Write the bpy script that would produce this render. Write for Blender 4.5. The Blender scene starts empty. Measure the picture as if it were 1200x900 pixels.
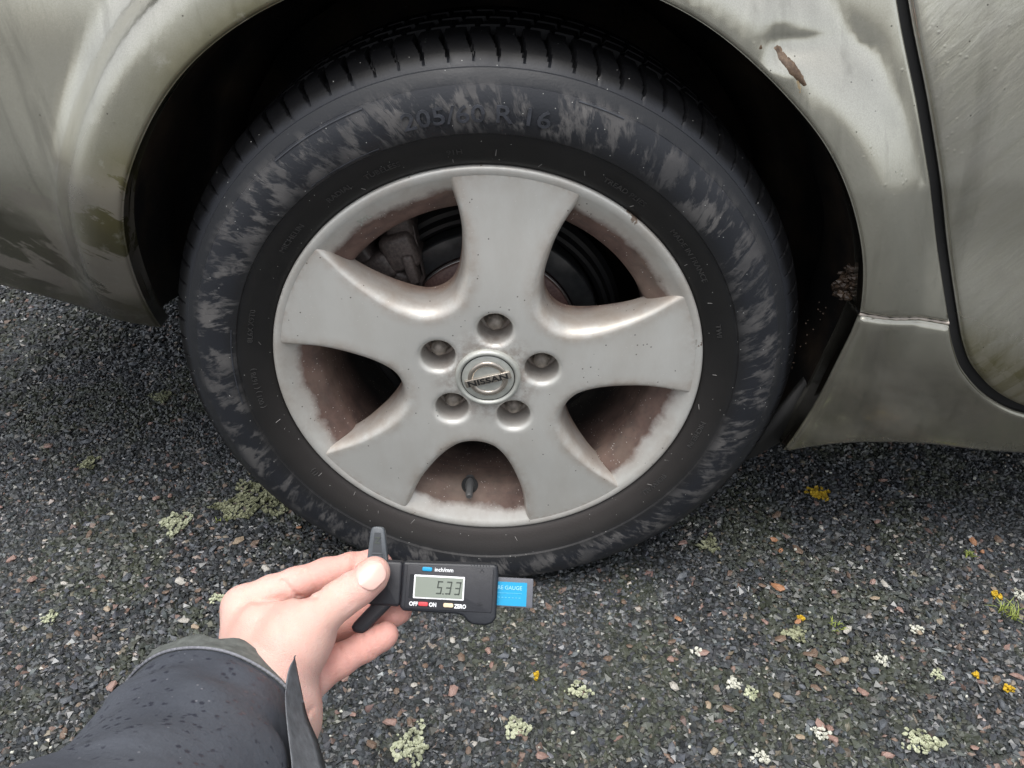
import bpy, math, random
import numpy as np
from mathutils import Vector, Matrix
from mathutils.geometry import delaunay_2d_cdt
random.seed(7); rng = np.random.default_rng(7)
S = bpy.context.scene
C = bpy.data.collections.new('scene'); S.collection.children.link(C)
H = 0.304                                   # height of the hub above the ground

# ---------------------------------------------------------------- camera
CAMP = np.array([0.02864, -0.65506, 0.44138 + H])
PITCH, YAW, FPX = 0.60396, -0.006625, 910.0
FW = np.array([math.sin(YAW)*math.cos(PITCH), math.cos(YAW)*math.cos(PITCH), -math.sin(PITCH)])
RT = np.array([math.cos(YAW), -math.sin(YAW), 0.0]); UP = np.cross(RT, FW)
cam_d = bpy.data.cameras.new('camera'); cam = bpy.data.objects.new('camera', cam_d); C.objects.link(cam)
cam_d.sensor_width = 36; cam_d.lens = FPX/1200*36; cam_d.clip_start = 0.01; cam_d.clip_end = 500
Mc = Matrix([[RT[i], UP[i], -FW[i]] for i in range(3)]).to_4x4(); Mc.translation = Vector(CAMP)
cam.matrix_world = Mc; S.camera = cam

# ---------------------------------------------------------------- sky and sun (bright overcast)
SUN_EL, SUN_AZ = math.radians(78), math.radians(200)
W = bpy.data.worlds.new('World'); S.world = W; W.use_nodes = True
nt = W.node_tree; bg = nt.nodes['Background']
sky = nt.nodes.new('ShaderNodeTexSky'); sky.sky_type = 'NISHITA'; sky.sun_disc = False
sky.sun_elevation = SUN_EL; sky.sun_rotation = SUN_AZ; sky.dust_density = 4; sky.air_density = 1.0
hs = nt.nodes.new('ShaderNodeHueSaturation'); hs.inputs['Saturation'].default_value = 0.28
nt.links.new(sky.outputs[0], hs.inputs['Color']); nt.links.new(hs.outputs[0], bg.inputs[0])
bg.inputs[1].default_value = 0.15
sl = bpy.data.lights.new('sun', 'SUN'); sl.energy = 1.5; sl.angle = math.radians(44); sl.color = (1, .975, .94)
so = bpy.data.objects.new('sun', sl); C.objects.link(so)
sd = Vector((math.sin(SUN_AZ)*math.cos(SUN_EL), math.cos(SUN_AZ)*math.cos(SUN_EL), math.sin(SUN_EL)))
so.rotation_euler = sd.to_track_quat('Z', 'Y').to_euler(); so.location = (0, 0, 5)
S.view_settings.view_transform = 'Standard'; S.view_settings.look = 'None'
S.view_settings.gamma = 1; S.view_settings.exposure = 0.62

# ---------------------------------------------------------------- helpers
WLOC = {}
def tag(o, label=None, cat=None, group=None, kind=None):
    if label: o['label'] = label
    if cat: o['category'] = cat
    if group: o['group'] = group
    if kind: o['kind'] = kind
    return o
def link(o, parent=None, wloc=(0, 0, 0)):
    C.objects.link(o)
    wl = Vector(wloc); pl = WLOC.get(parent.name, Vector()) if parent else Vector()
    o.parent = parent; o.location = wl - pl; WLOC[o.name] = wl
    return o
def empty(name, loc, parent=None):
    o = bpy.data.objects.new(name, None); o.empty_display_size = .05
    return link(o, parent, loc)
def mk(name, V, F, mat=None, smooth=True, angle=None):
    me = bpy.data.meshes.new(name)
    V = np.asarray(V, float)
    me.from_pydata(V.tolist(), [], [list(map(int, f)) for f in F]); me.validate(); me.update()
    if mat: me.materials.append(mat)
    if smooth: me.polygons.foreach_set('use_smooth', [True]*len(me.polygons))
    if angle: me.set_sharp_from_angle(angle=math.radians(angle))
    return me
def ob(name, V, F, mat, parent=None, wloc=(0, 0, 0), smooth=True, angle=None):
    return link(bpy.data.objects.new(name, mk(name, V, F, mat, smooth, angle)), parent, wloc)
HUB = (0, 0, H)
def sstep(x, a, b):
    t = np.clip((x-a)/(b-a), 0, 1); return t*t*(3-2*t)
def spline(P, n=12):
    P = np.asarray(P, float); out = []
    E = np.vstack([2*P[0]-P[1], P, 2*P[-1]-P[-2]])
    for i in range(1, len(E)-2):
        for k in range(n):
            t = k/n; a, b, c, d = E[i-1], E[i], E[i+1], E[i+2]
            out.append(.5*((2*b)+(-a+c)*t+(2*a-5*b+4*c-d)*t*t+(-a+3*b-3*c+d)*t**3))
    out.append(P[-1]); return np.array(out)
def resample(P, step):
    P = np.asarray(P, float); d = np.r_[0, np.cumsum(np.hypot(*(np.diff(P, axis=0).T)))]
    n = max(2, int(round(d[-1]/step))+1); t = np.linspace(0, d[-1], n)
    return np.stack([np.interp(t, d, P[:, k]) for k in range(P.shape[1])], 1)
def inside(pts, poly):
    x, y = pts[:, 0], pts[:, 1]; r = np.zeros(len(pts), bool); n = len(poly)
    for i in range(n):
        x1, y1 = poly[i]; x2, y2 = poly[(i+1) % n]
        if y1 == y2: continue
        c = ((y1 > y) != (y2 > y)) & (x < (x2-x1)*(y-y1)/(y2-y1)+x1); r ^= c
    return r
def dist(pts, line, closed=False):
    L = np.asarray(line); A = L if closed else L[:-1]; B = np.roll(L, -1, 0) if closed else L[1:]
    out = np.full(len(pts), 1e9)
    for a, b in zip(A, B):
        ab = b-a; q = max(ab@ab, 1e-18)
        t = np.clip(((pts-a)@ab)/q, 0, 1); d = pts-a-t[:, None]*ab
        out = np.minimum(out, d[:, 0]**2+d[:, 1]**2)
    return np.sqrt(out)
def triangulate(loops, extra):
    """constrained Delaunay of the region in loops[0] minus loops[1:], using extra points"""
    V = []; E = []
    for L in loops:
        s = len(V); V += [tuple(p) for p in L]; E += [(s+i, s+(i+1) % len(L)) for i in range(len(L))]
    V += [tuple(p) for p in extra]
    r = delaunay_2d_cdt([Vector(v) for v in V], E, [], 0, 1e-7)
    P = np.array([tuple(v) for v in r[0]]); F = np.array([f for f in r[2]])
    c = P[F].mean(1); k = inside(c, loops[0])
    for L in loops[1:]: k &= ~inside(c, L)
    return P, F[k]
def revolve(prof, n=256, a0=0, a1=2*math.pi, disp=None, seam=True):
    """prof: (r, y) rows, swept about the y axis; angle measured from +x towards +z"""
    prof = np.asarray(prof, float); full = abs(a1-a0-2*math.pi) < 1e-6
    th = np.linspace(a0, a1, n, endpoint=not full); m = len(prof)
    T, I = np.meshgrid(th, np.arange(m), indexing='ij')
    r = prof[I, 0]; y = prof[I, 1]
    if disp is not None: r, y = disp(T, I, r, y)
    V = np.stack([r*np.cos(T), y, r*np.sin(T)], -1).reshape(-1, 3)
    F = []
    for i in range(n if full else n-1):
        j = (i+1) % n
        for k in range(m-1): F.append((i*m+k, i*m+k+1, j*m+k+1, j*m+k))
    return V, F
def box(cx, cy, cz, sx, sy, sz, bev=0, rot=None):
    """rounded box as vertices and faces"""
    import bmesh
    bm = bmesh.new(); bmesh.ops.create_cube(bm, size=1)
    for v in bm.verts: v.co = Vector((v.co.x*sx, v.co.y*sy, v.co.z*sz))
    if bev: bmesh.ops.bevel(bm, geom=bm.edges[:], offset=bev, segments=3, profile=.5, affect='EDGES')
    if rot: bmesh.ops.transform(bm, matrix=rot, verts=bm.verts)
    V = [(v.co.x+cx, v.co.y+cy, v.co.z+cz) for v in bm.verts]; bm.verts.index_update()
    F = [[v.index for v in f.verts] for f in bm.faces]; bm.free(); return V, F
def join(parts):
    V = []; F = []
    for v, f in parts:
        s = len(V); V += [tuple(p) for p in v]; F += [[i+s for i in q] for q in f]
    return V, F
def prism(poly, z0, z1, bev=0.0, seg=3):
    """outline in XY extruded along Z with a rounded front edge (z1 = front)"""
    P = np.asarray(poly, float); n = len(P)
    area = np.sum(P[:, 0]*np.roll(P[:, 1], -1)-np.roll(P[:, 0], -1)*P[:, 1])
    if area < 0: P = P[::-1]
    d1 = P-np.roll(P, 1, 0); d2 = np.roll(P, -1, 0)-P
    d1 /= np.linalg.norm(d1, axis=1)[:, None]+1e-12; d2 /= np.linalg.norm(d2, axis=1)[:, None]+1e-12
    t = d1+d2; t /= np.linalg.norm(t, axis=1)[:, None]+1e-12; N = np.stack([t[:, 1], -t[:, 0]], 1)
    rings = [(0, z0)]
    if bev:
        for k in range(seg+1):
            a = k/seg*math.pi/2; rings.append((bev*(1-math.cos(a)), z1-bev+bev*math.sin(a)))
    else: rings.append((0, z1))
    V = []; F = []
    for o, z in rings: V += [(p[0]-q[0]*o, p[1]-q[1]*o, z) for p, q in zip(P, N)]
    for k in range(len(rings)-1):
        for i in range(n):
            j = (i+1) % n; F.append((k*n+i, k*n+j, (k+1)*n+j, (k+1)*n+i))
    F.append([(len(rings)-1)*n+i for i in range(n)]); F.append([i for i in range(n)][::-1])
    return V, F
def rrect(x0, y0, x1, y1, r, n=4):
    P = []
    for cx, cy, a in ((x1-r, y1-r, 0), (x0+r, y1-r, 90), (x0+r, y0+r, 180), (x1-r, y0+r, 270)):
        for k in range(n+1):
            t = math.radians(a+90*k/n); P.append((cx+r*math.cos(t), cy+r*math.sin(t)))
    return P
_tc = {}
def text_mesh(s, size, bold=0.0, depth=0.0, res=3):
    """text as a triangulated mesh centred on x, baseline y = 0"""
    cu = bpy.data.curves.new('lettering', 'FONT'); cu.body = s; cu.size = size; cu.resolution_u = res
    cu.align_x = 'CENTER'; cu.offset = bold*1.0; cu.extrude = depth
    o = bpy.data.objects.new('lettering', cu); C.objects.link(o)
    dg = bpy.context.evaluated_depsgraph_get(); me = o.evaluated_get(dg).to_mesh()
    V = np.array([v.co[:] for v in me.vertices]); F = [list(p.vertices) for p in me.polygons]
    o.evaluated_get(dg).to_mesh_clear(); bpy.data.objects.remove(o); bpy.data.curves.remove(cu)
    return V, F

# ---------------------------------------------------------------- materials
class N:
    def __init__(s, name):
        s.m = bpy.data.materials.new(name); s.m.use_nodes = True; s.t = s.m.node_tree
        s.b = s.t.nodes['Principled BSDF']
        s.tc = s.n('TexCoord'); s.P = s.tc.outputs['Object']
    def n(s, t, **k):
        x = s.t.nodes.new('ShaderNode'+t)
        for a, b in k.items(): setattr(x, a, b)
        return x
    def l(s, a, b): s.t.links.new(a, b)
    def put(s, sock, v):
        if hasattr(v, 'links') or isinstance(v, bpy.types.NodeSocket): s.l(v, sock)
        elif v is not None: sock.default_value = v
    def noise(s, scale, detail=3, rough=.5, vec=None, dist=0, col=False):
        x = s.n('TexNoise'); x.inputs['Scale'].default_value = scale; x.inputs['Detail'].default_value = detail
        x.inputs['Roughness'].default_value = rough; x.inputs['Distortion'].default_value = dist
        s.l(vec or s.P, x.inputs['Vector']); return x.outputs['Color' if col else 'Fac']
    def voro(s, scale, vec=None, feat='F1', out='Distance', rand=1):
        x = s.n('TexVoronoi', feature=feat); x.inputs['Scale'].default_value = scale; x.inputs['Randomness'].default_value = rand
        s.l(vec or s.P, x.inputs['Vector']); return x.outputs[out]
    def map(s, scale=(1, 1, 1), rot=(0, 0, 0), loc=(0, 0, 0), vec=None):
        if any(rot):
            y = s.n('Mapping'); y.inputs['Rotation'].default_value = rot; s.l(vec or s.P, y.inputs['Vector']); vec = y.outputs[0]
        x = s.n('Mapping'); x.inputs['Scale'].default_value = scale
        x.inputs['Location'].default_value = loc; s.l(vec or s.P, x.inputs['Vector']); return x.outputs[0]
    def ramp(s, f, stops, interp='LINEAR'):
        x = s.n('ValToRGB'); r = x.color_ramp; r.interpolation = interp
        while len(r.elements) < len(stops): r.elements.new(.5)
        for e, (p, c) in zip(r.elements, stops):
            e.position = p; e.color = (c if hasattr(c, '__len__') else (c, c, c))[:3]+(1,) if hasattr(c, '__len__') else (c, c, c, 1)
        s.put(x.inputs[0], f); return x.outputs[0]
    def mix(s, f, a, b, mode='MIX'):
        x = s.n('Mix', data_type='RGBA', blend_type=mode)
        s.put(x.inputs[0], f)
        for k, v in ((6, a), (7, b)):
            s.put(x.inputs[k], v if not isinstance(v, tuple) else (*v[:3], 1))
        return x.outputs[2]
    def math(s, op, a, b=None, c=None, clamp=False):
        x = s.n('Math', operation=op, use_clamp=clamp); s.put(x.inputs[0], a)
        if b is not None: s.put(x.inputs[1], b)
        if c is not None: s.put(x.inputs[2], c)
        return x.outputs[0]
    def rng(s, v, a, b, c=0., d=1.):
        x = s.n('MapRange'); s.put(x.inputs[0], v)
        for k, q in enumerate((a, b, c, d)): x.inputs[k+1].default_value = q
        return x.outputs[0]
    def sep(s, vec=None):
        x = s.n('SeparateXYZ'); s.l(vec or s.P, x.inputs[0]); return x.outputs
    def comb(s, x_, y_, z_=0.):
        x = s.n('CombineXYZ'); s.put(x.inputs[0], x_); s.put(x.inputs[1], y_); s.put(x.inputs[2], z_); return x.outputs[0]
    def attr(s, name, out='Color'):
        x = s.n('Attribute'); x.attribute_name = name; return x.outputs[out]
    def bump(s, h, strength=.3, dist=.001, prev=None):
        x = s.n('Bump'); x.inputs['Strength'].default_value = strength; x.inputs['Distance'].default_value = dist
        s.put(x.inputs['Height'], h)
        if prev: s.l(prev, x.inputs['Normal'])
        return x.outputs[0]
    def out(s, color=None, rough=.5, metal=0., normal=None, spec=None, coat=None, coat_rough=None, sss=None, trans=None):
        b = s.b.inputs
        if color is not None: s.put(b['Base Color'], color if not isinstance(color, tuple) else (*color[:3], 1))
        s.put(b['Roughness'], rough); s.put(b['Metallic'], metal)
        if normal is not None: s.l(normal, b['Normal'])
        if spec is not None: s.put(b['Specular IOR Level'], spec)
        if coat is not None: s.put(b['Coat Weight'], coat)
        if coat_rough is not None: s.put(b['Coat Roughness'], coat_rough)
        if sss: b['Subsurface Weight'].default_value = sss[0]; b['Subsurface Radius'].default_value = sss[1]; b['Subsurface Scale'].default_value = sss[2]
        if trans is not None: b['Transmission Weight'].default_value = trans
        return s.m
def plain(name, col, rough=.5, metal=0, bump=0, bscale=600, var=.12, spec=None):
    n = N(name); f = n.noise(bscale*.2, 4); c = n.mix(n.rng(f, .3, .7), tuple(x*(1-var) for x in col), tuple(min(1, x*(1+var)) for x in col))
    nr = n.bump(n.noise(bscale, 3), bump, .0005) if bump else None
    return n.out(c, rough, metal, nr, spec)

def polar(n):
    s = n.sep(); r = n.math('SQRT', n.math('ADD', n.math('MULTIPLY', s[0], s[0]), n.math('MULTIPLY', s[2], s[2])))
    a = n.math('ARCTAN2', s[0], s[2]); return r, a, s

def mat_alloy(name, lo, hi):
    n = N(name); r, a, s = polar(n)
    grime = n.noise(26, 5, .6); fine = n.noise(700, 2)
    base = n.mix(n.rng(n.noise(9, 3), .3, .7), (.60, .595, .56), (.69, .685, .65))
    # brake dust: thick on the inner barrel and deep in the openings, thin elsewhere
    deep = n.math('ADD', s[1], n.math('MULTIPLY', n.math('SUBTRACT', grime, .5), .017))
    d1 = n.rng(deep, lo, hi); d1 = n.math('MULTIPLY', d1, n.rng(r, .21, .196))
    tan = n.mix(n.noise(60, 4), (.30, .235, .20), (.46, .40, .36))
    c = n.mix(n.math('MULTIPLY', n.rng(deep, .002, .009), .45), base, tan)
    rust = n.mix(n.rng(n.noise(45, 5, .6), .3, .7), (.070, .036, .028), (.165, .098, .078))
    streak = n.noise(1.0, 4, .6, n.comb(n.math('MULTIPLY', a, 7.), n.math('MULTIPLY', s[1], 190.)))
    rust = n.mix(n.math('MULTIPLY', n.rng(streak, .5, .72), .55), rust, (.05, .035, .032))
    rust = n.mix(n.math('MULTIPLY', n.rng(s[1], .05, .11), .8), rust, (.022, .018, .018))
    spk = n.math('LESS_THAN', n.voro(260), .16)
    spk = n.math('MULTIPLY', spk, n.math('GREATER_THAN', n.noise(70, 2), .56))
    rust = n.mix(spk, rust, (.42, .36, .33))
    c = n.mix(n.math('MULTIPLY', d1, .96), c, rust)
    # small chips and black specks on the faces
    sp = n.math('LESS_THAN', n.voro(130), .10); sp = n.math('MULTIPLY', sp, n.math('GREATER_THAN', n.noise(30, 3), .53))
    c = n.mix(n.math('MULTIPLY', sp, .8), c, (.06, .05, .045))
    eg = n.math('MULTIPLY', n.attr('edge', 'Fac'), n.rng(n.noise(38, 6, .7), .36, .66)); c = n.mix(n.math('MULTIPLY', eg, .55), c, (.36, .27, .20))
    co = n.math('MULTIPLY', n.rng(r, .2085, .2125), n.math('GREATER_THAN', n.noise(16, 5, .7), .64)); c = n.mix(n.math('MULTIPLY', co, .85), c, (.14, .08, .045))
    sc = n.math('LESS_THAN', n.voro(150, n.map((1, 1, 2.2), (0, .5, 0))), .10); sc = n.math('MULTIPLY', sc, n.math('GREATER_THAN', n.noise(32, 3), .55))
    fm = n.rng(n.noise(11, 6, .7, n.map((1, 1, .45))), .46, .68); c = n.mix(n.math('MULTIPLY', fm, .20), c, (.40, .34, .27))
    c = n.mix(n.math('MULTIPLY', sc, .7), c, (.80, .78, .75))
    # grime near the rim edge, near the bolts
    ed = n.math('MULTIPLY', n.rng(r, .190, .209), n.rng(n.noise(18, 5, .7), .42, .68))
    c = n.mix(n.math('MULTIPLY', ed, .40), c, (.33, .26, .20))
    ce = n.math('MULTIPLY', n.rng(r, .062, .034), n.rng(n.noise(90, 5, .7), .42, .6))
    c = n.mix(n.math('MULTIPLY', ce, .7), c, (.34, .28, .24))
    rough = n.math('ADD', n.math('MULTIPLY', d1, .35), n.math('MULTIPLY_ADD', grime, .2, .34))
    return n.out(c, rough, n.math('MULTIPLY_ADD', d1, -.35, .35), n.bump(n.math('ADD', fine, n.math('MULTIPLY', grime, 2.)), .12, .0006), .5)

def mat_tyre():
    n = N('black_rubber'); r, a, s = polar(n)
    v = n.comb(n.math('MULTIPLY', a, 9.), n.math('MULTIPLY', r, 26.), 0.)
    skew = n.math('ADD', a, n.math('MULTIPLY', r, 1.6))
    vs = n.comb(n.math('MULTIPLY', skew, 34.), n.math('MULTIPLY', r, 46.), 2.)
    blot = n.noise(1.0, 4, .55, v, .2); st = n.noise(1.0, 5, .66, vs, .45)
    band = n.math('MULTIPLY', n.rng(r, .246, .256), n.rng(r, .293, .280))
    m = n.math('MULTIPLY', n.rng(n.math('ADD', n.math('MULTIPLY', blot, .52), n.math('MULTIPLY', st, .48)), .488, .56), band)
    blue = n.rng(r, .243, .262); black = n.mix(n.noise(30, 4), (.010, .010, .010), (.019, .0185, .0185))
    bl = n.mix(n.noise(14, 4), (.013, .0145, .0185), (.023, .025, .031))
    c = n.mix(blue, black, bl); c = n.mix(n.math('MULTIPLY', n.math('MULTIPLY', n.rng(r, .2862, .2872), n.rng(r, .2978, .2970)), .6), c, (.017, .018, .020))
    c = n.mix(n.math('MULTIPLY', n.rng(n.math('ADD', r, n.math('MULTIPLY', n.math('SUBTRACT', n.noise(30, 3), .5), .012)), .2995, .3055), .95), c, (.005, .005, .0055))  # wet black tread, with the shade of the arch also put into its colour
    c = n.mix(n.math('MULTIPLY', m, n.rng(n.noise(22, 3), .35, .65, .35, .9)), c, n.mix(n.noise(60, 4), (.072, .070, .069), (.165, .157, .152)))
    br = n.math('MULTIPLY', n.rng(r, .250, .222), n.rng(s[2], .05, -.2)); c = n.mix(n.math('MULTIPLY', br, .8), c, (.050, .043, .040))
    sp = n.math('LESS_THAN', n.voro(120), .05); c = n.mix(sp, c, (.4, .4, .38))
    rough = n.math('MULTIPLY_ADD', m, .2, n.math('MULTIPLY_ADD', blot, .3, .33))
    h = n.math('ADD', n.math('MULTIPLY', m, .5), n.math('MULTIPLY', n.noise(500, 3), .35))
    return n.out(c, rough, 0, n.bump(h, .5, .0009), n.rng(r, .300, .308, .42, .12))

def mat_paint(name, door=0):
    n = N(name); s = n.sep()
    al = n.attr('grime'); gr = n.sep(al)          # x: algae, y: scraped film, z: low dirt and ground reflection put into the colour
    flake = n.noise(900, 1)
    base = n.mix(n.rng(flake, .3, .7), (.58, .560, .470), (.66, .635, .545))
    film = n.noise(7, 5, .62, n.map((1.2, 1, .45)), .5)
    base = n.mix(n.math('MULTIPLY', n.rng(film, .45, .62), .35), base, (.31, .305, .26))
    run = n.noise(26, 4, .6, n.map((1.6, 1, .16), (0, .12, 0))); base = n.mix(n.math('MULTIPLY', n.rng(run, .54, .66), .36), base, (.25, .24, .20))
    a1 = n.math('MULTIPLY', gr[0], n.rng(n.noise(30, 5, .65), .26, .44))
    c = n.mix(n.math('MULTIPLY', a1, .80), base, n.mix(n.noise(55, 4), (.10, .095, .028), (.175, .15, .06)))
    w = n.noise(17, 7, .70, n.map((.30, 1, 1.15), (0, -.75, 0)), .5)
    a2 = n.math('MULTIPLY', gr[1], n.rng(w, .515, .530))
    dk = n.math('MULTIPLY', gr[2], n.rng(n.noise(7, 5, .6, n.map((.6, 1, 1.1), (0, -.6, 0))), .30, .46))
    c = n.mix(n.math('MULTIPLY', dk, .88), c, n.mix(n.noise(8, 3), (.115, .092, .058), (.080, .088, .070)))
    c = n.mix(n.math('MULTIPLY', a2, .62), c, (.50, .46, .41))
    stk = n.noise(34, 4, .6, n.map((.42, 1, 1.9), (0, .87, 0)), .4); dd = n.math('MULTIPLY', door, n.rng(stk, .44, .58))
    c = n.mix(n.math('MULTIPLY', dd, .16), c, (.72, .70, .66))  # pale streaks: the door's wavy reflection put into its colour
    sp = n.math('LESS_THAN', n.voro(64), .045); c = n.mix(n.math('MULTIPLY', sp, .8), c, (.07, .06, .05))
    drop = n.voro(120); dm = n.math('MULTIPLY', n.rng(drop, .22, .0), n.math('GREATER_THAN', n.noise(12, 3), .56))
    rough = n.math('ADD', n.math('MULTIPLY_ADD', film, .22, .09), n.math('MULTIPLY', a1, .3))
    nb = n.bump(n.math('ADD', n.math('ADD', n.math('MULTIPLY', run, .4), n.math('MULTIPLY', dm, .5)), n.math('MULTIPLY', stk, 2.2*door)), .18, .0011)
    return n.out(c, rough, .92, nb, .5, .55, .08)

def mat_asphalt():
    n = N('wet_asphalt')
    v1 = n.voro(190, out='Color'); d = n.voro(190); big = n.noise(2.3, 5, .6); moss = n.noise(9, 5, .65)
    g = n.ramp(n.sep(v1)[0], [(0, (.014, .016, .018)), (.55, (.034, .038, .042)), (.8, (.065, .07, .074)), (.93, (.11, .095, .085)), (1, (.18, .15, .13))])
    c = n.mix(n.rng(d, .32, .62), g, (.018, .020, .017))
    c = n.mix(n.math('MULTIPLY', n.rng(moss, .5, .68), .6), c, (.040, .048, .020))
    c = n.mix(n.math('MULTIPLY', n.rng(big, .4, .7), .25), c, (.07, .075, .08))
    return n.out(c, n.rng(big, .3, .7, .3, .5), 0, n.bump(n.math('SUBTRACT', 1., d), 1., .0022), .5)

def mat_stones():
    n = N('stone_chippings'); c = n.attr('tint'); p = n.noise(900, 3)
    c = n.mix(n.math('MULTIPLY', n.rng(p, .3, .75), .35), c, (.12, .125, .125))
    return n.out(c, n.rng(n.noise(30, 3), .35, .65, .14, .48), 0, n.bump(p, .3, .0004), .55)

def mat_lone(name, a, b):
    n = N(name); return n.out(n.mix(n.rng(n.noise(350, 4, .6), .35, .65), a, b), .5, 0, n.bump(n.noise(600, 3), .4, .0004))

def mat_skin():
    n = N('skin'); s = n.attr('flush', 'Fac')
    c = n.mix(n.rng(n.noise(40, 4), .35, .65), (.74, .465, .395), (.79, .53, .46))
    c = n.mix(s, c, (.76, .33, .28))
    c = n.mix(n.math('MULTIPLY', n.rng(n.noise(34, 5, .65), .45, .65), .45), c, (.76, .40, .35))
    vor = n.voro(1100, feat='DISTANCE_TO_EDGE'); ln = n.noise(300, 4, .6, n.map((1, 1, 3)))
    return n.out(c, .46, 0, n.bump(n.math('ADD', n.rng(vor, 0, .25), n.math('MULTIPLY', ln, 2.2)), .38, .0006), .4,
                 sss=(.25, (1., .35, .2), .006))

def mat_sleeve():
    n = N('wet_dark_fabric'); weave = n.n('TexWave'); weave.inputs['Scale'].default_value = 700; n.l(n.P, weave.inputs['Vector'])
    c = n.mix(n.rng(n.noise(14, 4), .35, .65), (.056, .063, .080), (.078, .086, .104))
    rain = n.voro(190); rn = n.noise(38, 3)
    spot = n.math('MULTIPLY', n.rng(rain, .30, .20), n.math('GREATER_THAN', rn, .52))
    big = n.math('MULTIPLY', n.rng(n.noise(150, 3, .55), .64, .68), .9)
    wet = n.math('MAXIMUM', spot, big)
    c = n.mix(n.math('MULTIPLY', wet, .75), c, (.022, .023, .036))
    dr = n.math('MULTIPLY', n.math('LESS_THAN', n.voro(170), .10), n.math('GREATER_THAN', n.noise(50, 2), .55))
    c = n.mix(n.math('MULTIPLY', dr, .5), c, (.28, .28, .31))
    h = n.math('ADD', n.math('MULTIPLY_ADD', n.noise(38, 4, .6), 9., n.math('MULTIPLY', n.noise(900, 2), .5)), n.math('MULTIPLY', dr, 2.))
    return n.out(c, n.rng(wet, 0, 1, .72, .4), 0, n.bump(h, .35, .0006), .4)

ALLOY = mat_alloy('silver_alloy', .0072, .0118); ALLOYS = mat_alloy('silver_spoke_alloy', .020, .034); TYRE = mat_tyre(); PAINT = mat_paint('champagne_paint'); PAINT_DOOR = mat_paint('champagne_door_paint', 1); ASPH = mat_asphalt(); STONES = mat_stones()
SKIN = mat_skin(); FABRIC = mat_sleeve()
def mat_plastic():
    n = N('black_liner_plastic'); c = n.mix(n.rng(n.noise(12, 5, .6), .42, .66), (.013, .012, .012), (.055, .040, .028))
    sp = n.math('MULTIPLY', n.math('LESS_THAN', n.voro(130), .06), n.math('GREATER_THAN', n.noise(20, 2), .5)); c = n.mix(sp, c, (.22, .22, .22))
    return n.out(c, .55, 0, n.bump(n.noise(150, 4), .4, .001))
LINER = mat_plastic()
BLACK = plain('black_gauge_plastic', (.014, .016, .021), .42, 0, .1, 1500)
BLACKM = plain('matte_black_plastic', (.017, .018, .023), .45, 0, .15, 1500)
SMOKE = plain('grey_jaw_plastic', (.075, .085, .095), .35, 0, .1, 900)
WHITE = plain('white_print', (.80, .82, .84), .5)
LCD = plain('liquid_crystal', (.235, .265, .225), .25, 0, 0, 200, .05)
INK = plain('dark_segment', (.045, .055, .045), .4)
BLUE = plain('blue_print', (.005, .30, .55), .4, 0, 0, 200, .03)
RED = plain('red_button_rubber', (.62, .06, .07), .45)
CREAM = plain('cream_button_rubber', (.78, .62, .42), .45)
SILVERT = plain('satin_badge_metal', (.52, .47, .41), .26, .8, 0, 300)
CAPM = plain('cap_silver', (.50, .51, .47), .38, .3, .1, 500)
NUTM = plain('dull_nut_steel', (.26, .23, .20), .5, .4, .3, 900, .35)
DISC = plain('worn_disc_steel', (.12, .125, .13), .33, .8, .1, 300, .3)
RUST = mat_lone('rusted_iron', (.10, .052, .045), (.17, .10, .085))
CALI = mat_lone('dusty_caliper_iron', (.060, .048, .044), (.12, .098, .090))
RUSTP = mat_lone('rust_scab_metal', (.060, .036, .022), (.15, .10, .062))
VALV = plain('valve_rubber', (.10, .10, .10), .5)
SEAM = plain('sealant_cream', (.45, .40, .35), .5, 0, .3)
TRIM = plain('dark_underbody', (.012, .012, .012), .7)
GLASSM = plain('dark_window_glass', (.02, .024, .026), .08)
MUD = mat_lone('dried_mud', (.022, .014, .009), (.060, .038, .024))
NAIL = None
def mat_nail():
    n = N('fingernail'); return n.out(n.mix(n.noise(200, 2), (.70, .43, .37), (.75, .50, .44)), .22, 0, None, .5, sss=(.15, (1, .5, .4), .003))
NAIL = mat_nail()

# ---------------------------------------------------------------- ground
gx = np.concatenate([[-120, -30, -8, -3], np.linspace(-1.6, 1.6, 60), [3, 8, 30, 120]])
gy = np.concatenate([[-120, -30, -8, -3], np.linspace(-1.2, 2.4, 66), [4, 8, 30, 120]])
X, Y = np.meshgrid(gx, gy, indexing='ij')
Z = .0016*np.sin(X*9+1)*np.cos(Y*7)*(np.abs(X) < 1.7)
m = len(gy); F = [(i*m+j, (i+1)*m+j, (i+1)*m+j+1, i*m+j+1) for i in range(len(gx)-1) for j in range(m-1)]
ground = ob('ground', np.stack([X, Y, Z], -1).reshape(-1, 3), F, ASPH)
tag(ground, 'wet dark tarmac with loose exposed stone chippings under the parked car', kind='structure')

def ico():
    p = (1+5**.5)/2; V = []
    for a in (-1, 1):
        for b in (-p, p): V += [(0, a, b), (a, b, 0), (b, 0, a)]
    V = np.array(V)/math.sqrt(1+p*p)
    from itertools import combinations
    F = []; e = 2/math.sqrt(1+p*p)
    for i, j, k in combinations(range(12), 3):
        if all(abs(np.linalg.norm(V[a]-V[b])-e) < 1e-3 for a, b in ((i, j), (j, k), (i, k))):
            F.append((i, j, k) if np.dot(np.cross(V[j]-V[i], V[k]-V[i]), V[i]) > 0 else (i, k, j))
    return V, np.array(F)
IV, IF = ico()
OV = np.array([(1, 0, 0), (-1, 0, 0), (0, 1, 0), (0, -1, 0), (0, 0, 1), (0, 0, -1.)])
OF = np.array([(0, 2, 4), (2, 1, 4), (1, 3, 4), (3, 0, 4), (2, 0, 5), (1, 2, 5), (3, 1, 5), (0, 3, 5)])
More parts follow.
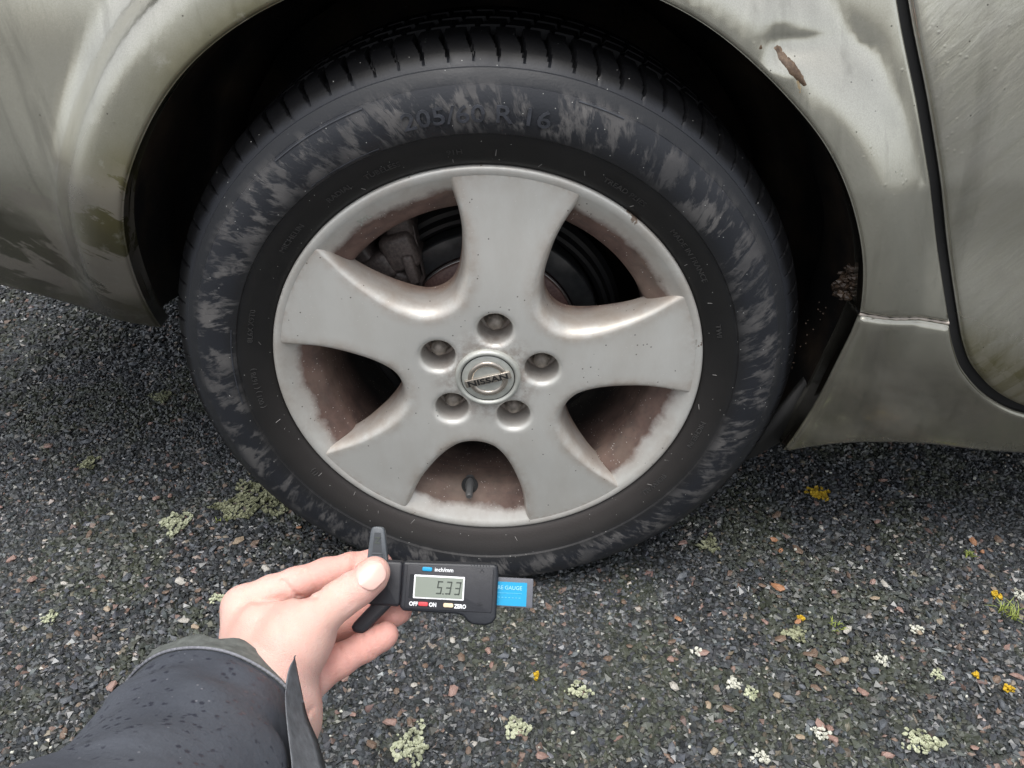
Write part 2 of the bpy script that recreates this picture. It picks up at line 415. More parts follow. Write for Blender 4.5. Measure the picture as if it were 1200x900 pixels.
def vnoise(x, y, sc, seed):
    """cheap smooth value noise"""
    g = np.random.default_rng(seed).random((97, 97)); u = x*sc+40; v = y*sc+40
    i = np.floor(u).astype(int); j = np.floor(v).astype(int); fu = u-i; fv = v-j
    fu = fu*fu*(3-2*fu); fv = fv*fv*(3-2*fv); i %= 96; j %= 96
    return (g[i, j]*(1-fu)*(1-fv)+g[i+1, j]*fu*(1-fv)+g[i, j+1]*(1-fu)*fv+g[i+1, j+1]*fu*fv)
def stone_field(name, x0, x1, y0, y1, pitch, smin, smax, base, keep=None):
    nx = int((x1-x0)/pitch); ny = int((y1-y0)/pitch)
    gx, gy = np.meshgrid(np.arange(nx), np.arange(ny), indexing='ij')
    px = x0+(gx+rng.random(gx.shape)*1.0)*pitch; py = y0+(gy+rng.random(gx.shape)*1.0)*pitch
    px = px.ravel(); py = py.ravel()
    if keep is not None: k = keep(px, py); px = px[k]; py = py[k]
    n = len(px); BV, BF = (IV, IF) if base == 'ico' else (OV, OF); nv = len(BV)
    s = smin+(smax-smin)*rng.random(n)**1.8
    J = BV[None]*(1+(rng.random((n, nv, 3))-.5)*.95)
    J *= np.stack([s*(.75+.6*rng.random(n)), s*(.6+.35*rng.random(n)), s*(.38+.35*rng.random(n))], -1)[:, None]
    t = rng.random((n, 3))*[2*math.pi, .9, .9]-[0, .45, .45]
    ca, sa = np.cos(t), np.sin(t)
    x, y, z = J[..., 0], J[..., 1], J[..., 2]
    y, z = y*ca[:, 1:2]-z*sa[:, 1:2], y*sa[:, 1:2]+z*ca[:, 1:2]
    x, z = x*ca[:, 2:3]+z*sa[:, 2:3], -x*sa[:, 2:3]+z*ca[:, 2:3]
    x, y = x*ca[:, 0:1]-y*sa[:, 0:1], x*sa[:, 0:1]+y*ca[:, 0:1]
    hz = .0002+rng.random(n)*.0014
    V = np.stack([x+px[:, None], y+py[:, None], z+hz[:, None]], -1).reshape(-1, 3)
    Fc = (BF[None]+np.arange(n)[:, None, None]*nv).reshape(-1, 3)
    me = bpy.data.meshes.new(name); me.vertices.add(len(V)); me.vertices.foreach_set('co', V.ravel())
    me.loops.add(len(Fc)*3); me.loops.foreach_set('vertex_index', Fc.ravel().astype(np.int32))
    me.polygons.add(len(Fc)); me.polygons.foreach_set('loop_start', np.arange(0, len(Fc)*3, 3, dtype=np.int32))
    me.polygons.foreach_set('use_smooth', [False]*len(Fc)); me.update()
    # colour of each chip: mostly blue-grey and charcoal, some pink, tan, white; mossy zones
    pal = np.array([(.018, .020, .022), (.031, .035, .039), (.046, .052, .060), (.072, .080, .089), (.115, .124, .130), (.052, .050, .043), (.20, .13, .105), (.25, .205, .16), (.42, .40, .36)])
    cum = np.cumsum([.24, .25, .20, .13, .05, .075, .032, .020, .004]); cum /= cum[-1]
    ci = np.searchsorted(cum, rng.random(n)); col = pal[ci]*.93*(.65+.7*rng.random((n, 1)))*(1+(rng.random((n, 3))-.5)*.12)
    mo = np.clip((vnoise(px, py, 11, 3)*.6+vnoise(px, py, 37, 4)*.4-.50)/.16, 0, 1)*.6*(rng.random(n) < .75)
    col = col*(1-mo[:, None])+np.array([.050, .058, .030])*mo[:, None]*(.6+.9*rng.random((n, 1)))
    ca_ = me.color_attributes.new('tint', 'FLOAT_COLOR', 'POINT')
    ca_.data.foreach_set('color', np.repeat(np.c_[col, np.ones(n)], nv, 0).ravel().astype(np.float32))
    me.materials.append(STONES); o = link(bpy.data.objects.new(name, me), ground)
    return tag(o, kind='stuff')
stone_field('stone_chippings', -.78, .98, -.48, .50, .0043, .0027, .0060, 'oct',
            lambda x, y: ~((np.abs(x) < .09) & (y > .02) & (y < .2)))
stone_field('stone_chippings', -1.80, -.18, .10, 1.45, .0075, .0035, .0078, 'oct', lambda x, y: ((y > .5) & (x < -.1-.35*(y-.5))) | (x < -.78))

def ground_pt(u, v, z=0.):
    D = FW+RT*(u-600)/FPX-UP*(v-450)/FPX; t = (z-CAMP[2])/D[2]; return CAMP+D*t
# larger single stones lying among the chippings
SM = [mat_lone('pink_stone', (.20, .12, .10), (.33, .22, .185)), mat_lone('tan_stone', (.24, .18, .12), (.38, .31, .23)),
      mat_lone('pale_stone', (.34, .32, .28), (.5, .48, .44)), mat_lone('blue_grey_stone', (.06, .068, .078), (.12, .13, .145)),
      mat_lone('brown_stone', (.10, .07, .05), (.19, .13, .095)), mat_lone('orange_stone', (.30, .14, .07), (.42, .22, .12))]
smesh = []
for mi, mm in enumerate(SM):
    for k in range(3):
        V = IV*(1+(rng.random(IV.shape)-.5)*.5)*[1, .72, .42]; smesh.append((mi, mk('stone', V, IF, mm, False)))
cnt = 0
while cnt < 270:
    u = rng.random()*1240-20; v = 560+rng.random()**.9*360 if rng.random() < .78 else 400+rng.random()*170
    if v < 560 and 230 < u < 890: continue
    p = ground_pt(u, v)
    if v < 560 and u > 900 and rng.random() < .6: continue
    q = rng.random(); mi = 0 if q < .25 else 1 if q < .38 else 2 if q < .43 else 3 if q < .72 else 4 if q < .97 else 5
    me = smesh[mi*3+rng.integers(3)][1]; o = bpy.data.objects.new('stone', me); s = .0036+.0036*rng.random()**1.5
    link(o, ground, (p[0], p[1], .0022+.25*s)); o.scale = (s*(1+.4*rng.random()), s, s*(.8+.4*rng.random()))
    o.rotation_euler = ((rng.random()-.5)*.7, (rng.random()-.5)*.7, rng.random()*6.28); cnt += 1

# ---------------------------------------------------------------- lichen, moss, grass
def mat_lichen(name, a, b, c):
    n = N(name); f = n.noise(260, 5, .65); k = n.mix(n.rng(f, .3, .52), a, b); k = n.mix(n.rng(n.noise(90, 4), .5, .7), k, c)
    return n.out(k, .8, 0, n.bump(n.noise(1200, 4), .7, .0006), .2)
LICH = {'pale': mat_lichen('pale_green_lichen', (.30, .33, .20), (.50, .52, .38), (.16, .17, .11)),
        'olive': mat_lichen('olive_lichen', (.17, .18, .105), (.32, .33, .22), (.09, .095, .05)),
        'white': mat_lichen('white_lichen', (.42, .43, .36), (.60, .60, .53), (.30, .30, .24)),
        'yellow': mat_lichen('yellow_lichen', (.40, .25, .015), (.58, .40, .04), (.30, .20, .03))}
def lichen(name, px, sx, sy, kind, label, n=None, size=.0032, fill=.85):
    c = ground_pt(*px); r = np.random.default_rng(int(px[0]*7+px[1])); parts = []
    n = n or int(38+sx*sy/2.2e-6/6); ph = r.random(6)*6.28
    for i in range(n):
        a = r.random()*6.283; q = math.sqrt(r.random())
        rad = q*(.72+.2*math.sin(3*a+ph[0])+.14*math.sin(5*a+ph[1])+.1*math.sin(9*a+ph[2]))
        if r.random() > fill and q < .9: continue
        x, y = rad*sx*math.cos(a), rad*sy*math.sin(a); s = size*(.45+.8*r.random()); k = 7
        tl = (r.random(2)-.5)*.9; z0 = .0035+r.random()*.0028; a0 = r.random()*6.28
        V = [(x, y, z0-.0006)]
        for t in range(k):
            b = a0+t*6.283/k; w = s*(.55+.7*r.random())
            V.append((x+w*math.cos(b), y+w*math.sin(b), z0+.0008*r.random()+w*(tl[0]*math.cos(b)+tl[1]*math.sin(b))))
        for t in range(k): V.append((V[t+1][0]*.92+x*.08, V[t+1][1]*.92+y*.08, V[t+1][2]-.0012))
        Fc = [(0, 1+t, 1+(t+1) % k) for t in range(k)]+[(1+t, 1+k+t, 1+k+(t+1) % k, 1+(t+1) % k) for t in range(k)]
        parts.append((V, Fc))
    V, Fc = join(parts); o = ob(name, V, Fc, LICH[kind], None, (c[0], c[1], 0), False)
    return tag(o, label, 'lichen', 'lichen growing on the tarmac')
L = [((297, 590), .060, .046, 'olive', 'largest olive green lichen patch, on the tarmac left of the tyre'),
     ((208, 615), .026, .024, 'pale', 'pale crusty lichen just left of the largest olive patch'),
     ((190, 467), .019, .019, 'olive', 'small round green lichen behind the tyre, below the pointed bumper corner'),
     ((104, 545), .016, .018, 'olive', 'faint lichen spot on the tarmac near the left edge, upper of the two there'),
     ((482, 876), .021, .026, 'pale', 'whitish green lichen near the bottom edge, right of the sleeve'),
     ((60, 727), .011, .012, 'pale', 'small pale lichen by the left edge, above the dark sleeve'),
     ((256, 704), .013, .010, 'pale', 'small pale lichen touching the wrist side of the hand'),
     ((606, 856), .017, .013, 'pale', 'thin pale lichen at the bottom, second to the right of the sleeve'),
     ((678, 812), .016, .012, 'pale', 'broken pale lichen on tarmac below the blue gauge blade'),
     ((858, 803), .010, .011, 'white', 'whitish lichen beside an orange stone at lower right'),
     ((880, 816), .010, .010, 'pale', 'pale lichen just right of the whitish one at lower right'),
     ((930, 745), .019, .012, 'olive', 'faint grey-green lichen in the open tarmac at right'),
     ((830, 640), .016, .018, 'olive', 'green lichen in the shade right of the tyre'),
     ((962, 862), .011, .010, 'white', 'bright lichen near the bottom edge at right centre'),
     ((890, 889), .012, .010, 'white', 'white lichen cut by the bottom edge of the view at right'),
     ((1031, 776), .010, .008, 'white', 'little white lichen in the middle of the tarmac at right'),
     ((1072, 741), .010, .008, 'white', 'flat white lichen left of the grass tuft'),
     ((1098, 794), .010, .009, 'pale', 'pale lichen below and left of the grass tuft'),
     ((818, 767), .007, .007, 'white', 'single tiny white lichen dot in the open tarmac'),
     ((1078, 872), .026, .016, 'pale', 'scattered pale lichen in the bottom right corner area'),
     ((1194, 700), .009, .013, 'white', 'white lichen at the right edge beside the grass tuft'),
     ((958, 580), .020, .016, 'yellow', 'mustard yellow lichen under the car sill'),
     ((1166, 700), .008, .008, 'yellow', 'yellow lichen at the root of the grass tuft'),
     ((938, 727), .006, .004, 'yellow', 'lone yellow lichen speck right of the tyre'),
     ((629, 794), .005, .005, 'yellow', 'yellow speck of lichen below the gauge'),
     ((1180, 810), .008, .005, 'yellow', 'yellow and white speck near the right edge below the tuft'),
     ((1142, 794), .005, .004, 'yellow', 'tiny yellow dot left of the yellow and white speck')]
for px, sx, sy, k, lab in L:
    lichen('lichen_patch', px, sx, sy, k, lab, n=int(14+sx*sy*2.6e5), size=.0026 if sx > .015 else .0019, fill=.8 if k != 'olive' else .7)
# tiny scattered flecks nobody could count
parts = []
for i in range(150):
    u, v = rng.random()*1260-30, 545+rng.random()*370; c = ground_pt(u, v); s = .0006+.0014*rng.random()**2; k = 5
    V = [(c[0]+s*(.6+rng.random())*math.cos(t*1.257), c[1]+s*(.4+rng.random())*math.sin(t*1.257), .006+.0009*rng.random()) for t in range(k)]
    V += [(x, y, z-.0015) for x, y, z in V]; parts.append((V, [tuple(range(k))]+[(t, t+k, (t+1) % k+k, (t+1) % k) for t in range(k)]))
V, Fc = join(parts); o = ob('lichen_flecks', V, Fc, LICH['white'], None, smooth=False)
tag(o, 'tiny white lichen flecks scattered over the tarmac', 'lichen', kind='stuff')
# grass tuft
def blades(n, spread, hgt, seed):
    r = np.random.default_rng(seed); parts = []
    for i in range(n):
        a = r.random()*6.28; l = hgt*(.5+.7*r.random()); w = .0007+.0006*r.random(); x, y = (r.random(2)-.5)*spread; V = []
        lean = .4+.9*r.random(); dx, dy = math.cos(a), math.sin(a)
        for k in range(5):
            t = k/4; h = l*t*(1-.35*t*lean); o_ = l*t*t*lean*.8; ww = w*(1-t*.9)
            V += [(x+dx*o_-dy*ww, y+dy*o_+dx*ww, h+.003), (x+dx*o_+dy*ww, y+dy*o_-dx*ww, h+.003)]
        parts.append((V, [(2*k, 2*k+1, 2*k+3, 2*k+2) for k in range(4)]))
    return join(parts)
GRASS = mat_lone('young_grass', (.16, .22, .04), (.34, .38, .09))
for px, n, sp, hg, lab in (((1180, 722), 42, .020, .018, 'yellow-green grass tuft growing at the right edge of the tarmac'),
                           ((1133, 652), 16, .010, .010, 'tiny bright green seedling in the shade under the sill'),
                           ((978, 737), 16, .016, .008, 'small mossy green sprout in the open tarmac at right'),
                           ((262, 612), 14, .02, .006, 'short green sprout growing at the left of the largest olive lichen patch')):
    c = ground_pt(*px); V, Fc = blades(n, sp, hg, int(px[0])); e = ob('grass_tuft', V, Fc, GRASS, None, (c[0], c[1], 0)); tag(e, lab, 'grass')

# ---------------------------------------------------------------- car
car = empty('car', (0, .8, 0)); tag(car, 'champagne silver hatchback with a dented muddy rear wheel arch', 'car')
def cob(name, V, F, mat, **k): return ob(name, V, F, mat, car, HUB, **k)
ARCH = spline([(-.3640, .006), (-.3530, .040), (-.3415, .085), (-.3280, .140), (-.3078, .2079), (-.2561, .2812), (-.2060, .3190), (-.1497, .3487), (-.07, .370), (0, .3755), (.07, .3690),
               (.1318, .3489), (.1859, .3256), (.2559, .2689), (.2963, .2275), (.3290, .1672), (.3440, .125), (.3510, .0833)], 10)
ARCHL = spline([(.3510, .0833), (.3495, .0602), (.3455, .0259), (.3402, -.0265), (.3333, -.0807), (.3284, -.1100)], 8)
ARCHF = np.vstack([ARCH, ARCHL[1:]])
for _ in range(60): ARCH[1:-1] = (ARCH[:-2]+2*ARCH[1:-1]+ARCH[2:])/4
ARCHF = np.vstack([ARCH, ARCHL[1:]])
def base_y(P):
    x, z = P[:, 0], P[:, 1]; s = dist(P, ARCHF); s = np.where(inside(P, np.vstack([ARCHF, [(.3, -.5), (-.35, -.5)]])), 0, s)
    k = sstep(x, -.05, .12)
    tl = sstep(s, .034, .074); tr = np.clip((s-.018)/.046, 0, 1); tr = tr*tr*(1.6-.6*tr)
    low = sstep(z, -.02, .16)
    y = -.020+(.030*tl*(1-k)+.024*tr*k)*low
    y += .10*np.clip(z-.2, 0, None)+.35*np.clip(z-.3, 0, None)**2
    y += (1-k)*2.2*np.clip(.220-z, 0, .4)**2
    y += k*(.62*np.clip(.125-z, 0, .4)**2)
    y += .35*np.clip(-.33-x, 0, 1)**2
    hh = z-(.3165-.14*(x-.238)); al = sstep(x, .214, .238)*(1-sstep(x, .250, .335)); y += .0125*al*np.exp(-np.sqrt(hh**2+.0010**2)/np.where(hh > 0, .011, .016))
    y -= .0030*np.exp(-(((x-.240)/.016)**2+((z-.296)/.010)**2))
    y += .0007*np.sin(x*31+z*17)*np.sin(z*23-x*9)
    return y
def panel(name, loop, mat=PAINT, off=0., rad=.004, step=.0075, back=.02, label=None, extra_y=None):
    L = np.asarray(loop, float)
    ar = np.sum(L[:, 0]*np.roll(L[:, 1], -1)-np.roll(L[:, 0], -1)*L[:, 1])
    if ar < 0: L = L[::-1]
    d1 = L-np.roll(L, 1, 0); d2 = np.roll(L, -1, 0)-L
    t = d1/(np.linalg.norm(d1, axis=1)[:, None]+1e-12)+d2/(np.linalg.norm(d2, axis=1)[:, None]+1e-12)
    t /= np.linalg.norm(t, axis=1)[:, None]+1e-12; Nn = np.stack([-t[:, 1], t[:, 0]], 1)
    ex = []
    for o in (rad*.25, rad*.6, rad*1.05):
        q = L+Nn*o; q = q[inside(q, L)]; q = q[dist(q, L, True) > o*.9]; ex.append(q)
    x0, z0 = L.min(0); x1, z1 = L.max(0)
    def grid(a, b, c, d, st):
        gx, gz = np.meshgrid(np.arange(a, b, st), np.arange(c, d, st)); gx = gx+(np.arange(gx.shape[0]) % 2)[:, None]*st*.5
        return np.stack([gx.ravel(), gz.ravel()], 1)
    g = grid(max(x0, -.66), min(x1, .80), z0, min(z1, .45), step)
    g2 = grid(x0, x1, z0, z1, .05); g2 = g2[(g2[:, 0] < -.67) | (g2[:, 0] > .81) | (g2[:, 1] > .46)]
    for q in (g, g2):
        if len(q):
            q = q[inside(q, L)]; q = q[dist(q, L, True) > rad*1.7]; ex.append(q)
    P, Fc = triangulate([L], np.vstack(ex))
    d = dist(P, L, True); y = base_y(P)+off+rad*(1-np.sqrt(np.clip(1-(1-np.clip(d/rad, 0, 1))**2, 0, 1)))
    if extra_y is not None: y = y+extra_y(P)
    V = [(p[0], yy, p[1]) for p, yy in zip(P, y)]; Fc = [tuple(f) for f in Fc]
    # every boundary vertex folded back
    tree = {}
    for i, p in enumerate(P): tree[(round(p[0], 6), round(p[1], 6))] = i
    idx = [int(np.argmin(((P-q)**2).sum(1))) for q in L]
    nb = len(V); V += [(P[i][0], y[i]+back, P[i][1]) for i in idx]
    for k in range(len(idx)):
        a, b = idx[k], idx[(k+1) % len(idx)]
        if a != b: Fc.append((a, b, nb+(k+1) % len(idx), nb+k))
    o = cob(name, V, Fc, mat); me = o.data
    # orient normals outwards (towards -y)
    s = dist(P, ARCHF)
    x, z = P[:, 0], P[:, 1]
    alg = np.zeros(len(P)); alg = np.where(x < -.2, (1-sstep(s, .012, .058))*(1-sstep(z, .20, .30)), 0)*1.15
    alg += np.where((x < -.1) & (x > -.32), (1-sstep(s, .0, .045))*.95*sstep(z, .24, .3), 0)
    if 'door' in name: alg = (1-sstep(z+.30*(x-.5), .018, .075))*1.1
    if 'sill' in name: alg = alg*0+.25*(1-sstep(z, -.1, -.06))
    scr = np.where(x < -.3, sstep(z, .05, .09)*(1-sstep(z, .19, .235)), 0)
    if 'sill' in name: scr = scr+.12
    if 'door' in name: scr = scr*0+.22
    wet = np.where(x < -.2, 1-sstep(z+.35*(x+.45)+.012*np.sin(x*60)+.008*np.sin(x*151), .155, .195), 0)  # low paint darkened: dirt plus the reflected ground put into the colour
    if 'sill' in name: wet = wet*0+.55*(1-sstep(z, -.02, .12))  # sill darkened downwards: reflected ground put into its colour
    col = np.zeros((len(me.vertices), 4), np.float32); col[:len(P), 0] = alg; col[:len(P), 1] = scr; col[:len(P), 2] = wet
    col[len(P):] = col[idx]; col[:, 3] = 1
    ca = me.color_attributes.new('grime', 'FLOAT_COLOR', 'POINT'); ca.data.foreach_set('color', col.ravel())
    if label: o['label'] = label
    return o
GAP = spline([(.215, .760), (.276, .480), (.3268, .3440), (.3641, .2620), (.4011, .1750), (.4447, .0666), (.4600, .0342), (.4777, .0089), (.5136, -.0230), (.5600, -.0472), (.62, -.058), (.75, -.062), (1.35, -.062)], 10)
iq = int(np.argmin(np.abs(GAP[:, 1]-.0690)))
gapQ, gapS = GAP[:iq+1], GAP[iq:]
left_bottom = spline([(-.90, .120), (-.66, .105), (-.5104, .074), (-.4377, .046), (-.3950, .022), (-.3640, .006)], 6)
panel('quarter_panel', np.vstack([resample(ARCH, .004), resample(np.array([(.3510, .0833), gapQ[-1]]), .004)[1:-1],
      resample(gapQ[::-1], .006), resample([(.215, .760), (-.90, .760)], .05)[1:-1], resample([(-.90, .760), (-.90, .120)], .05)[:-1], resample(left_bottom, .005)[:-1]]),
      back=.022, label='rear quarter panel with a dent, rust scab and algae near the arch edge')
sh = .0035
panel('sill', np.vstack([resample(np.vstack([ARCHL+(0, -sh)]), .004)[:-1], resample(spline([(.3284, -.1100-sh), (.3627, -.1030), (.398, -.0965), (.4444, -.0960), (.4929, -.1000), (.5943, -.1150), (.80, -.125), (1.35, -.125)], 6), .006)[:-1],
      resample([(1.35, -.125), (1.35, -.062)], .03)[:-1], resample(gapS[::-1], .006)[:-1], resample(np.array([gapS[0]+(0, -sh), (.3510, .0833-sh)]), .004)[:-1]]), rad=.006, back=.03)
V, Fc = [], []
dg = np.array(GAP); t = np.gradient(dg, axis=0); t /= np.linalg.norm(t, axis=1)[:, None]
DE = dg+np.stack([-t[:, 1], t[:, 0]], 1)*.0095
panel('door', mat=PAINT_DOOR, loop=np.vstack([resample(DE, .006), resample([(1.35, -.052), (1.35, .76)], .05)[1:-1], resample([(1.35, .76), DE[0]], .05)[:-1]]), rad=.005, back=.022, off=.001)
# dark gap seal behind the door joint
V = []; Fc = []
for k, (p, q) in enumerate(zip(dg, t)):
    nx = np.array([-q[1], q[0]]); yy = base_y(np.array([p]))[0]+.011
    for w in (-.006, .016): r_ = p+nx*w; V.append((r_[0], yy, r_[1]))
    if k: Fc.append((2*k-2, 2*k-1, 2*k+1, 2*k))
n0 = len(V); V += [(a, b+.003, c) for a, b, c in V]
Fc += [tuple(i+n0 for i in f) for f in Fc]
cob('door_seal', V, Fc, TRIM)
# pale sealant bead between quarter panel and sill
A, B = np.array([.3510, .0830]), gapQ[-1]; V = []; Fc = []; K = 26
for k in range(K):
    p = A+(B-A)*k/(K-1); yy = base_y(np.array([p]))[0]+.0035
    for j in range(6):
        a = j/6*6.283; w = .0014*(1+.35*math.sin(k*2.1)+.2*math.sin(k*5.3)); V.append((p[0], yy-w*math.cos(a), p[1]-.0018+w*math.sin(a)))
    if k: Fc += [((k-1)*6+j, (k-1)*6+(j+1) % 6, k*6+(j+1) % 6, k*6+j) for j in range(6)]
cob('sealant_bead', V, Fc, SEAM)
# rust scab over the dent
def patch(name, poly, mat, lift, label=None, rough=.0006):
    L_ = resample(np.vstack([poly, poly[:1]]), .0018)[:-1]; L_ = L_+(rng.random(L_.shape)-.5)*.0009
    gx, gz = np.meshgrid(np.arange(L_[:, 0].min(), L_[:, 0].max(), .002), np.arange(L_[:, 1].min(), L_[:, 1].max(), .002))
    g = np.stack([gx.ravel(), gz.ravel()], 1); g = g[inside(g, L_)]; g = g[dist(g, L_, True) > .0008]
    P, Fc = triangulate([L_], g); d = dist(P, L_, True)
    y = base_y(P)+.0005-lift*np.clip(d/.0012, 0, 1)-rng.random(len(P))*rough*(d > .0005)
    o = cob(name, [(p[0], a, p[1]) for p, a in zip(P, y)], [tuple(f) for f in Fc], mat)
    if label: o['label'] = label
patch('rust_scab', [(.2285, .3120), (.2320, .3160), (.2365, .3145), (.2390, .3090), (.2460, .3035), (.2530, .2960), (.2600, .2860), (.2580, .2840), (.2490, .2900), (.2400, .2985), (.2330, .3040), (.2320, .3085)], RUSTP, .0008, 'brown rust scab on the dent')
patch('rust_run', [(.2500, .2925), (.2570, .2860), (.2552, .2780), (.2545, .2745), (.2535, .2800), (.2480, .2900)], mat_lone('orange_rust_stain', (.28, .19, .09), (.38, .33, .23)), 0.0002, 'orange stain below the rust scab')
patch('paint_chip', [(.2165, .3160), (.2180, .3165), (.2200, .3140), (.2300, .3150), (.2300, .3138), (.2190, .3120), (.2170, .3110)], RUSTP, .0002, 'small chip left of the rust scab')
# wheel arch liner, swept along the arch line
AF = resample(ARCHF, .012); ta = np.gradient(AF, axis=0); ta /= np.linalg.norm(ta, axis=1)[:, None]; no = np.stack([-ta[:, 1], ta[:, 0]], 1)
prof = [(.000, -.004), (.004, .003), (.010, .020), (.012, .07), (.004, .11), (.012, .125), (.008, .19), (-.004, .235), (-.03, .25)]
V = []; Fc = []; m = len(prof)
for k, (p, q) in enumerate(zip(AF, no)):
    y0 = base_y(p[None])[0]+.018
    for j, (o_, d) in enumerate(prof):
        w = o_*1.0+.0012*math.sin(k*.7+j); rr = p+q*w; V.append((rr[0], y0*(1-j/(m-1))+d, rr[1]))
    if k: Fc += [((k-1)*m+j, (k-1)*m+j+1, k*m+j+1, k*m+j) for j in range(m-1)]
nV = len(V); V.append((0, .25, .12)); Fc += [(k*m+m-1, (k+1)*m+m-1, nV) for k in range(len(AF)-1)]; Fc.append(((len(AF)-1)*m+m-1, m-1, nV))
cob('wheel_arch_liner', V, Fc, LINER)
# liner tail behind the sill corner
V, Fc = prism([(.284, -.150), (.300, -.140), (.334, -.112), (.350, -.05), (.340, -.03), (.312, -.09)], -.045, -.037); V = [(a, -c, b) for a, b, c in V]
cob('liner_tail', V, Fc, TRIM)
# dried mud caught where the liner meets the quarter panel
parts = []
for k in range(150):
    q = rng.random(3); c = np.array([.338+.017*q[0], .004+.022*q[1], .084+.034*q[2]*(.5+q[0]*.5)]); s = .0015+.003*rng.random()
    c[0] = min(c[0], np.interp(c[2], [.0839, .125], [.3515, .343]))
    parts.append((IV*(1+(rng.random(IV.shape)-.5)*.7)*s*[1, 1, .7]+c, IF))
V, Fc = join(parts); o = cob('mud_clump', V, Fc, MUD, smooth=False); o['label'] = 'dried brown mud packed into the arch corner'
parts = []
for k in range(18):
    t_ = rng.random(); c = np.array([.338-.012*rng.random()-.02*(1-t_), .02+.012*rng.random(), -.02+.095*t_]); s = .0005+.0006*rng.random()
    parts.append((IV*s+c, IF))
V, Fc = join(parts); o = cob('mud_crumbs', V, Fc, MUD, smooth=False); o['kind'] = 'stuff'
# rest of the body: underside, cabin, far side (plain but solid)
cob('underbody', *join([box(.52, .86, -.045, 1.6, 1.15, .05, .01), box(-.58, .90, .20, .60, 1.15, .05, .01), box(-.1, .95, .05, .35, 1.3, .16, .02)]), TRIM, smooth=False)
def shell(x0, x1):
    pts = [(.025, -.09), (.0, .2), (.01, .60), (.065, .76), (.10, .80), (.24, 1.16), (.55, 1.22), (1.25, 1.22), (1.56, 1.16), (1.70, .80), (1.76, .6), (1.77, .2), (1.72, -.09)]
    V = [(x, y, z) for x in (x0, x1) for y, z in pts[3:]]; n = len(pts)-3
    Fc = [(i, i+1, n+i+1, n+i) for i in range(n-1)]+[list(range(n))[::-1], [n+i for i in range(n)]]
    return V, Fc
V, Fc = shell(-.90, 1.35); cob('cabin_roof', V, Fc, GLASSM, smooth=False)
cob('rear_face', *join([box(-.905, .90, .46, .03, 1.62, .60, .01)]), TRIM, smooth=False)

# ---- brake parts behind the spokes
V, Fc = revolve([(.0920, .090), (.0960, .0850), (.0970, .0830), (.1185, .0830), (.1200, .0850), (.1205, .105)], 160)
cob('brake_disc', V, Fc, DISC, angle=35)
V, Fc = revolve([(.0, .064), (.032, .064), (.036, .068), (.060, .070), (.088, .0745), (.0925, .0770), (.0935, .0800), (.0935, .092)], 120); cob('disc_hat', V, Fc, RUST, angle=35)
V, Fc = revolve([(.0936, .0795), (.0942, .0785), (.0948, .0795), (.0948, .083)], 160); cob('hat_edge', V, Fc, plain('bright_worn_steel', (.45, .43, .41), .3, .8))
V, Fc = revolve([(.124, .098), (.129, .092), (.133, .092), (.136, .100), (.141, .100), (.146, .106), (.146, .15), (.0, .17)], 160); cob('dust_shield', V, Fc, plain('shield_steel', (.018, .018, .019), .45, .3), angle=35)
def rotbox(cx, cz, cy, sx, sz, sy, ang, bev):
    V, F = box(0, 0, 0, sx, sy, sz, bev); a = math.radians(ang); c, s = math.cos(a), math.sin(a)
    return [(cx+x*c-z*s, cy+y, cz+x*s+z*c) for x, y, z in V], F
def cyl(cx, cz, y0, y1, r, n=20, hexa=False):
    V = []; n = 6 if hexa else n
    for y, q in ((y0+.0015, r), (y0, r*.86), (y1, r)):
        pass
    rings = [(0.0001, y0), (r*.86, y0), (r, y0+.0015), (r, y1)]
    for q, y in rings: V += [(cx+q*math.cos(k*6.2832/n+.3), y, cz+q*math.sin(k*6.2832/n+.3)) for k in range(n)]
    F = [(a*n+k, a*n+(k+1) % n, (a+1)*n+(k+1) % n, (a+1)*n+k) for a in range(3) for k in range(n)]
    return V, F
cob('brake_caliper', *join([rotbox(-.090, .104, .086, .036, .040, .050, 18, .008), rotbox(-.079, .088, .072, .012, .034, .030, 12, .004), rotbox(-.113, .086, .082, .034, .030, .044, 30, .007),
     rotbox(-.090, .128, .095, .030, .030, .05, 10, .008), rotbox(-.098, .074, .080, .060, .020, .03, -18, .005), rotbox(-.126, .094, .090, .018, .03, .05, 30, .005), rotbox(-.072, .100, .085, .0025, .060, .020, 8, .0008)]), CALI, angle=40)

# ---------------------------------------------------------------- wheel
wheel = empty('wheel', HUB, car); wheel['label'] = 'rear wheel with five wide silver spokes and dirty tyre'
def wob(name, V, F, mat, **k): return ob(name, V, F, mat, wheel, HUB, **k)
AX = math.radians(82); NS = 5; D72 = math.radians(72)
# rim: rounded lip, dished band, barrel (with the valve hole)
rimprof = [(.2120, .0105), (.2155, .0085), (.2166, .005), (.2165, .0022), (.2155, .0004), (.2140, -.0002), (.2120, -.0001), (.2090, .0004), (.2065, .0018), (.200, .0058), (.193, .0098),
           (.186, .0142), (.180, .0180), (.1755, .0215), (.1730, .0255), (.1715, .032), (.1700, .045), (.1690, .065), (.1680, .070), (.1675, .095), (.172, .103), (.174, .14), (.185, .15), (.190, .2), (.197, .206), (.212, .2085), (.2155, .206), (.2150, .203)]
V, Fc = revolve(rimprof, 288); wob('rim', V, Fc, ALLOY)
